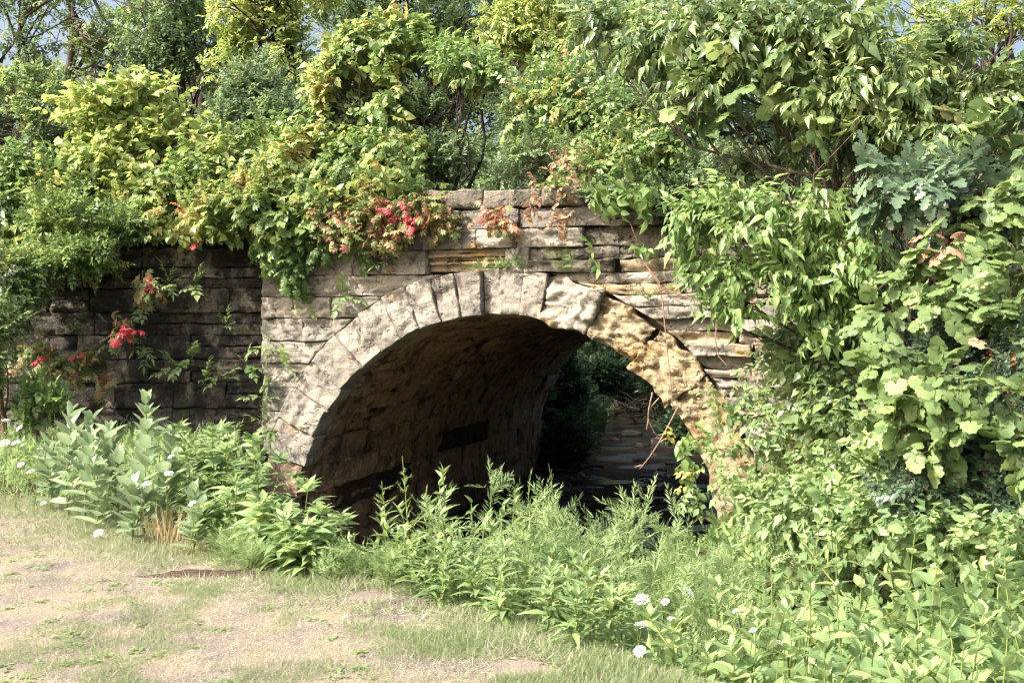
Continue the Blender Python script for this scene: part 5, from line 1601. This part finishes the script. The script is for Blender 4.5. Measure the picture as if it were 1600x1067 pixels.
cover = empty('undergrowth', (0, 8, 1.5), 'low mixed green undergrowth covering the banks between the taller weeds', 'undergrowth')
cover['kind'] = 'stuff'
for (n, sp, kind, mat, size, hz, sd_) in ((11000, SP_UP, 'ovate1', 'lf_weed', 0.15, 0.07, 1), (5200, SP_FEATH, 'needle', 'lf_feather', 0.20, 0.1, 2), (3600, SP_UP, 'lance', 'lf_weed', 0.17, 0.1, 3), (12000, SP_UP, 'ovate', 'lf_weed', 0.24, 0.2, 4)):
    rg_ = np.random.default_rng(60 + sd_)
    P = scatter_ground(n, -7, 7.5, 4.2, 14.4, cond_bank, rg_)
    if sd_ == 4: P = P[(P[:, 0] > 0.7) & (P[:, 1] < 12)]
    edge = sstep(-0.1, -1.0, lawn_side(P[:, 0], P[:, 1]))
    P = P + np.stack([np.zeros(len(P)), np.zeros(len(P)), rg_.uniform(-0.02, hz, len(P)) * (0.2 + 0.8 * edge)], -1)
    D = norm(np.stack([rg_.normal(0, 0.45, len(P)), rg_.normal(-0.1, 0.45, len(P)), np.full(len(P), 0.9)], -1))
    R = frame(D, norm(rg_.normal(0, 1, P.shape)))
    S = size * rg_.uniform(0.6, 1.4, len(P)) * (0.45 + 0.55 * edge)
    a = Acc(); a.put(*bake(PLAIN[kind] if kind != 'ovate1' else kind, *expand(sp, P, R, S, rg_, rg_.random(len(P)))))
    a.build('foliage', M[mat], cover, 'stuff')

fc = empty('bank_undergrowth', (4, 35, 1.5), 'shaded green growth covering the creek banks behind the bridge', 'undergrowth')
fc['kind'] = 'stuff'
rg_ = np.random.default_rng(71)
P = scatter_ground(22000, -6, 16, 24.0, 66, lambda X, Y, Z, u, n_: (Z > 0.1) & (n_ > LEN + 0.4) & (poly_dist(CREEK, X, Y) < 9), rg_)
D = norm(np.stack([rg_.normal(0, 0.6, len(P)), rg_.normal(-0.1, 0.6, len(P)), np.full(len(P), 0.8)], -1))
a = Acc(); a.put(*bake('flat', *expand(sprig(5, 0.5, 60, 0, False, 0.1, 4), P, frame(D, norm(rg_.normal(0, 1, P.shape))), rg_.uniform(0.4, 0.9, len(P)), rg_, rg_.random(len(P)))))
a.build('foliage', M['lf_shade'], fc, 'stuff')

# ------------------------------------------------------------------ lawn
gr = np.random.default_rng(99)
LEAF['blade3'] = (np.array([(-0.035, 0, 0), (0.035, 0, 0), (0.01, 1, -0.3)]), np.array([(0, 1, 2)]))
n = 900000
Y = 4.0 + (gr.random(n) ** 1.5) * 7.5
X = gr.uniform(-0.56, 0.25, n) * Y
ls = lawn_side(X, Y)
P2 = np.stack([X, Y, X * 0], -1)
tone = fbm(P2, 1.3, 41, 3) * 0.6 + fbm(P2, 5.0, 43, 2) * 0.4
green = 0.8 * sstep(0.49, 0.64, tone) + 0.08                       # green patches
near_edge = sstep(0.9, 0.0, ls)
green = np.clip(green + 0.55 * near_edge, 0, 1)
keep = (ls > -0.35) & (gr.random(n) < (0.46 + 0.54 * green)) & (fbm(P2, 2.4, 47, 2) > 0.16 + 0.2 * gr.random(n))
# the worn strip
sx, sy = at(345, 905, 6.82)[0], 6.82
worn = np.exp(-((X - sx) / 0.45) ** 2 - ((Y - sy - 0.02) / 0.09) ** 2)
keep &= gr.random(n) > worn * 1.4
X, Y, green, ne = X[keep], Y[keep], green[keep], near_edge[keep]
m = len(X)
Z = ground_h(X, Y)
P = np.stack([X, Y, Z - 0.004], -1)
isg = gr.random(m) < green * 0.75
lie = np.where(isg, 0.6, 1.7)
D = norm(np.stack([gr.normal(0, 1, m) * lie, gr.normal(0, 1, m) * lie, np.full(m, 0.75)], -1) * np.array([1, 1, 1]))
D[:, 2] = np.abs(D[:, 2])
S = np.where(isg, gr.uniform(0.02, 0.05, m), gr.uniform(0.02, 0.055, m)) * (1 + 1.0 * ne)
rnd = np.where(isg, gr.uniform(0.0, 0.34, m), gr.uniform(0.42, 1.0, m))
a = Acc(); a.put(*bake('blade3', P, frame(D, norm(gr.normal(0, 0.5, (m, 3)) + [0, 0, 1])), S, np.clip(rnd, 0.001, 0.999)))
lawn_o = a.build('grass', M['grass'], None, 'stuff')
tag(lawn_o, 'short dry mown grass of the lawn in front of the bridge', 'grass')
M['grass'].node_tree.nodes  # blade colour comes from rnd alone


# tufts of broad plantain-like green in the lawn
tf = empty('lawn_weeds', (-1, 6, 1.9), 'small green weed rosettes scattered over the dry lawn', 'weeds')
tf['kind'] = 'stuff'
k = 150
yy = 4.2 + gr.random(k) * 4.5; xx = gr.uniform(-0.52, 0.15, k) * yy
ok = lawn_side(xx, yy) > 0.1
xx, yy = xx[ok], yy[ok]
acc = Acc()
for x, y in zip(xx, yy):
    m = 12
    b = np.array([x, y, gz(x, y)])
    an = gr.uniform(0, 6.28, m)
    D = norm(np.stack([np.cos(an), np.sin(an), gr.uniform(0.2, 0.7, m)], -1))
    acc.put(*bake('ovate1', b + gr.normal(0, 0.03, (m, 3)) * [1, 1, 0.1], frame(D, np.tile([0.0, 0.05, 1.0], (m, 1))), gr.uniform(0.02, 0.05, m), gr.uniform(0, 1, m)))
acc.build('foliage', M['lf_weed'], tf, 'stuff')


# worn strip with pebbles at the lawn edge
def pebble_mesh(seed):
    rg_ = np.random.default_rng(seed)
    import bmesh
    bm = bmesh.new()
    bmesh.ops.create_icosphere(bm, subdivisions=1, radius=1.0)
    V = np.array([v.co for v in bm.verts]); T = np.array([[v.index for v in f.verts] for f in bm.faces])
    bm.free()
    V = V * (1 + 0.35 * (noise(V + rg_.uniform(0, 20, 3), 1.1, seed) - 0.5) * 2)[:, None] * np.array([1.0, rg_.uniform(0.6, 0.9), rg_.uniform(0.35, 0.6)])
    return V, T


M['soil_dark'] = plain_mat('bare_dark_soil', lin(58, 44, 36), lin(104, 86, 72), 30.0, 0.95, 1.0)
M['gravel'] = plain_mat('pale_gravel', lin(112, 102, 94), lin(178, 168, 156), 18.0, 0.9, 0.5)
x_ = np.linspace(-1, 1, 50); y_ = np.linspace(-1, 1, 14)
XX, YY = np.meshgrid(x_, y_)
WX = sx + XX * 0.62; WY = sy + 0.02 - 0.035 * XX + YY * 0.10 * (1 - 0.5 * XX ** 2)
hh = 0.035 * np.clip(1 - XX ** 2 - YY ** 2, 0, 1) * (0.5 + fbm(np.stack([WX, WY, XX * 0], -1), 18, 6, 2)) - 0.003
PP = np.stack([WX, WY, ground_h(WX, WY) + hh], -1)
ii = np.arange(XX.size).reshape(XX.shape)
add('soil_patch', fast_mesh('soil_patch', PP.reshape(-1, 3), np.stack([ii[:-1, :-1], ii[:-1, 1:], ii[1:, 1:], ii[1:, :-1]], -1).reshape(-1, 4)), M['soil_dark'], None, 'structure')
acc = Acc()
for k in range(420):
    q = gr.random()
    x = sx + 0.42 + gr.normal(0, 0.20); y = sy - 0.10 - 0.12 * (x - sx - 0.2) + gr.normal(0, 0.07)
    V, T = pebble_mesh(k % 9)
    s_ = gr.uniform(0.005, 0.018)
    acc.put(rotz(V, gr.uniform(0, 6)) * s_ + np.array([x, y, gz(x, y) + s_ * 0.2]), T)
g_ = acc.build('gravel', M['gravel'], None, 'stuff')
tag(g_, 'patch of pale gravel at the lawn corner beside the worn soil strip', 'gravel')

# ------------------------------------------------------------------ creek: stones, driftwood, bank bushes
ROCKS = [(985, 680, 0.55), (1030, 690, 0.35), (960, 688, 0.3), (1000, 698, 0.3), (940, 620, 0.45), (965, 612, 0.5), (925, 605, 0.6), (950, 600, 0.5), (1035, 735, 0.22), (1010, 745, 0.2), (1050, 725, 0.2), (1000, 720, 0.28), (985, 778, 0.28), (1005, 772, 0.25), (1025, 768, 0.3), (1045, 762, 0.22), (960, 795, 0.2), (990, 805, 0.25), (930, 735, 0.2), (905, 745, 0.25), (1060, 745, 0.25), (1075, 760, 0.3), (1015, 788, 0.18), (890, 640, 0.4)]
LL = row_labels(ROCKS, (660, 710, 755), ('farthest row', 'second row', 'third row', 'nearest row'), 'worn stone in the creek under the arch, %s from the left in the %s')
for k, (px, py, r) in enumerate(ROCKS):
    Y = (EYE - 0.0) * FPX / (py - 500)
    c = at(px, py, Y)
    V, T = pebble_mesh(50 + k)
    import bmesh
    bm = bmesh.new(); bmesh.ops.create_icosphere(bm, subdivisions=3, radius=1.0)
    V = np.array([v.co for v in bm.verts]); T = np.array([[v.index for v in f.verts] for f in bm.faces]); bm.free()
    rg_ = np.random.default_rng(k)
    V = V * (1 + 0.5 * (fbm(V + k * 7, 1.1, k, 3) - 0.5) * 2)[:, None] * np.array([1.0, rg_.uniform(0.6, 0.9), rg_.uniform(0.3, 0.5)])
    V = rotz(V, rg_.uniform(0, 6)) * r * 0.75 + np.array([c[0], Y, r * 0.03])
    o = add('creek_stone', fast_mesh('creek_stone', V, T), M['rock'], None)
    tag(o, LL[k], 'stone', 'stones in the creek')
acc = Acc()
for k in range(260):
    t_ = gr.random()
    Yk = gr.uniform(18, 25)
    px = gr.choice([gr.normal(1040, 25), gr.normal(1030, 25), gr.normal(900, 15)])
    x = (px - 800) / FPX * Yk
    V, T = pebble_mesh(k % 9); s_ = gr.uniform(0.03, 0.09)
    acc.put(rotz(V, gr.uniform(0, 6)) * s_ + np.array([x, Yk, 0.005]), T)
tag(acc.build('gravel_bar', M['rock'], None, 'stuff'), 'low bar of wet gravel breaking the creek surface inside the tunnel', 'gravel')
drift = empty('driftwood', at(985, 630, 38), 'tangle of dead branches washed up on the right creek bank behind the bridge', 'driftwood')
rg_ = np.random.default_rng(12)
for k in range(44):
    p0 = at(1000 + rg_.normal(0, 30), 645 + rg_.normal(0, 6), 38 + rg_.normal(0, 1.5)); p1 = p0 + np.array([rg_.normal(0, 1.1), rg_.normal(0, 0.8), rg_.uniform(-0.1, 0.9)])
    a = Acc(); a.put(*tube(wiggle(p0, p1, 6, 0.3, rg_), np.linspace(rg_.uniform(0.015, 0.06), 0.008, 6), 5))
    a.build('branch', M['wet_wood'], drift, None, True)
for (px, Y, z, L, lab) in ((985, 20.2, 0.06, 1.3, 'dark sodden log lying across the gravel in the creek'), (890, 24.5, 0.1, 1.6, 'dark log at the far left foot of the tunnel')):
    c = at(px, 500, Y); c[2] = z
    a = Acc(); P = wiggle(c - [L / 2, 0, 0], c + [L / 2, 0.3, 0.05], 8, 0.2, rg_); a.put(*tube(P, np.linspace(0.06, 0.03, 8), 7))
    o = a.build('driftwood_log', M['wet_wood'], None, None, True); tag(o, lab, 'log')
for k, (px, py, Y, rx, rz, n, lab) in enumerate([(885, 600, 27, 28, 60, 500, 'shaded leafy bush on the left creek bank just behind the tunnel'), (878, 690, 25.5, 22, 40, 260, 'low dark bush at the far left foot of the tunnel wall'), (905, 680, 25.5, 14, 40, 120, 'small leafy sprig standing at the water beside the far tunnel mouth'),
        (930, 570, 40, 50, 40, 900, 'green bush closing the creek view behind the bridge'), (1000, 585, 42, 55, 40, 900, 'bush on the right bank behind the tangle of branches'), (1060, 580, 34, 50, 60, 900, 'bush on the right bank close behind the tunnel mouth'), (960, 540, 48, 70, 40, 900, 'pale green bush high above the far creek bend'), (1080, 660, 31, 40, 30, 400, 'low plants on the right bank behind the tunnel')]):
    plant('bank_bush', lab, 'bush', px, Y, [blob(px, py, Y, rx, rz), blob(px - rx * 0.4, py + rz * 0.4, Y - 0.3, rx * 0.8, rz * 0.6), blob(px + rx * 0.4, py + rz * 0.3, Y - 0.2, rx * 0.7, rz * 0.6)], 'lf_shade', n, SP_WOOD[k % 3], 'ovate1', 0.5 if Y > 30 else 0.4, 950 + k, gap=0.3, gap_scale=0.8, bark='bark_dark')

# small weeds rooted in the joints of the walls
WW = [(535, 460, 'f'), (610, 410, 'f'), (480, 480, 'f'), (585, 425, 'f'), (445, 570, 'f'), (420, 540, 'w'), (410, 620, 'w'), (415, 665, 'w'), (345, 590, 'w'), (320, 595, 'w'), (300, 560, 'w'), (355, 510, 'w'), (275, 575, 'w'), (265, 445, 'w'), (225, 480, 'w'), (225, 540, 'w'), (305, 445, 'w'), (240, 660, 'w'), (385, 570, 'w'), (1015, 470, 'f')]
LW = row_labels([q for q in WW if q[2] == 'w'], (500, 580), ('top', 'middle', 'bottom'), 'small weed in a black wing wall joint, %s from the left in the %s row')
LF = row_labels([q for q in WW if q[2] == 'f'], (450,), ('upper', 'lower'), 'small weed in a pale arch wall joint, %s from the left in the %s row')
for k, (px, py, wch) in enumerate(WW):
    Y = wall_y(px) - 0.06 if wch == 'f' else 14.33
    b = at(px, py, Y)
    t = empty('wall_weed', b, LF.pop(0) if wch == 'f' else LW.pop(0), 'weed', 'weeds in the joints of the pale wall' if wch == 'f' else 'weeds in the joints of the black wall')
    rg_ = np.random.default_rng(1000 + k)
    m = 5
    D = norm(np.stack([rg_.normal(0, 0.5, m), np.full(m, -0.5), rg_.normal(0.3, 0.7, m)], -1))
    Pm = np.tile(b, (m, 1)); S = rg_.uniform(0.12, 0.3, m)
    R = frame(D, np.tile([0.05, -0.3, 1.0], (m, 1)))
    a = Acc(); a.put(*bake('lance' if k % 2 else 'ovate1', *expand(SP_UP, Pm, R, S, rg_, rg_.random(m)))); a.build('foliage', M['lf_weed'], t, 'stuff')
    a = Acc()
    for j in range(m): a.put(*tube(np.array([b, b + D[j] * S[j] * 0.5, b + D[j] * S[j]]), 0.002, 3))
    a.build('stems', M['green_stem'], t)
# grass growing on the ledge of the missing stone
b = W(-0.1, -0.02, 4.10)
t = empty('ledge_grass', b, 'tuft of pale grass and weeds growing on the ring over the missing stone', 'grass')
m = 160
P = W(gr.uniform(-0.45, 0.35, m), gr.uniform(-0.06, 0.12, m), np.full(m, 4.11))
D = norm(np.stack([gr.normal(0, 0.6, m), gr.normal(-0.3, 0.4, m), gr.uniform(0.1, 1, m)], -1))
a = Acc(); a.put(*bake('blade', P, frame(D, norm(gr.normal(0, 1, (m, 3)))), gr.uniform(0.06, 0.18, m), gr.random(m))); a.build('blades', M['lf_feather'], t, 'stuff')
m = 22
P = W(gr.uniform(-0.3, 0.45, m), gr.uniform(-0.1, 0.05, m), np.full(m, 4.12))
D = norm(np.stack([gr.normal(0, 0.6, m), gr.normal(-0.4, 0.3, m), gr.uniform(0.2, 1, m)], -1))
a = Acc(); a.put(*bake('ovate1', *expand(SP_UP, P, frame(D, np.tile([0, -0.2, 1.0], (m, 1))), gr.uniform(0.08, 0.16, m), gr, gr.random(m)))); a.build('foliage', M['lf_weed'], t, 'stuff')
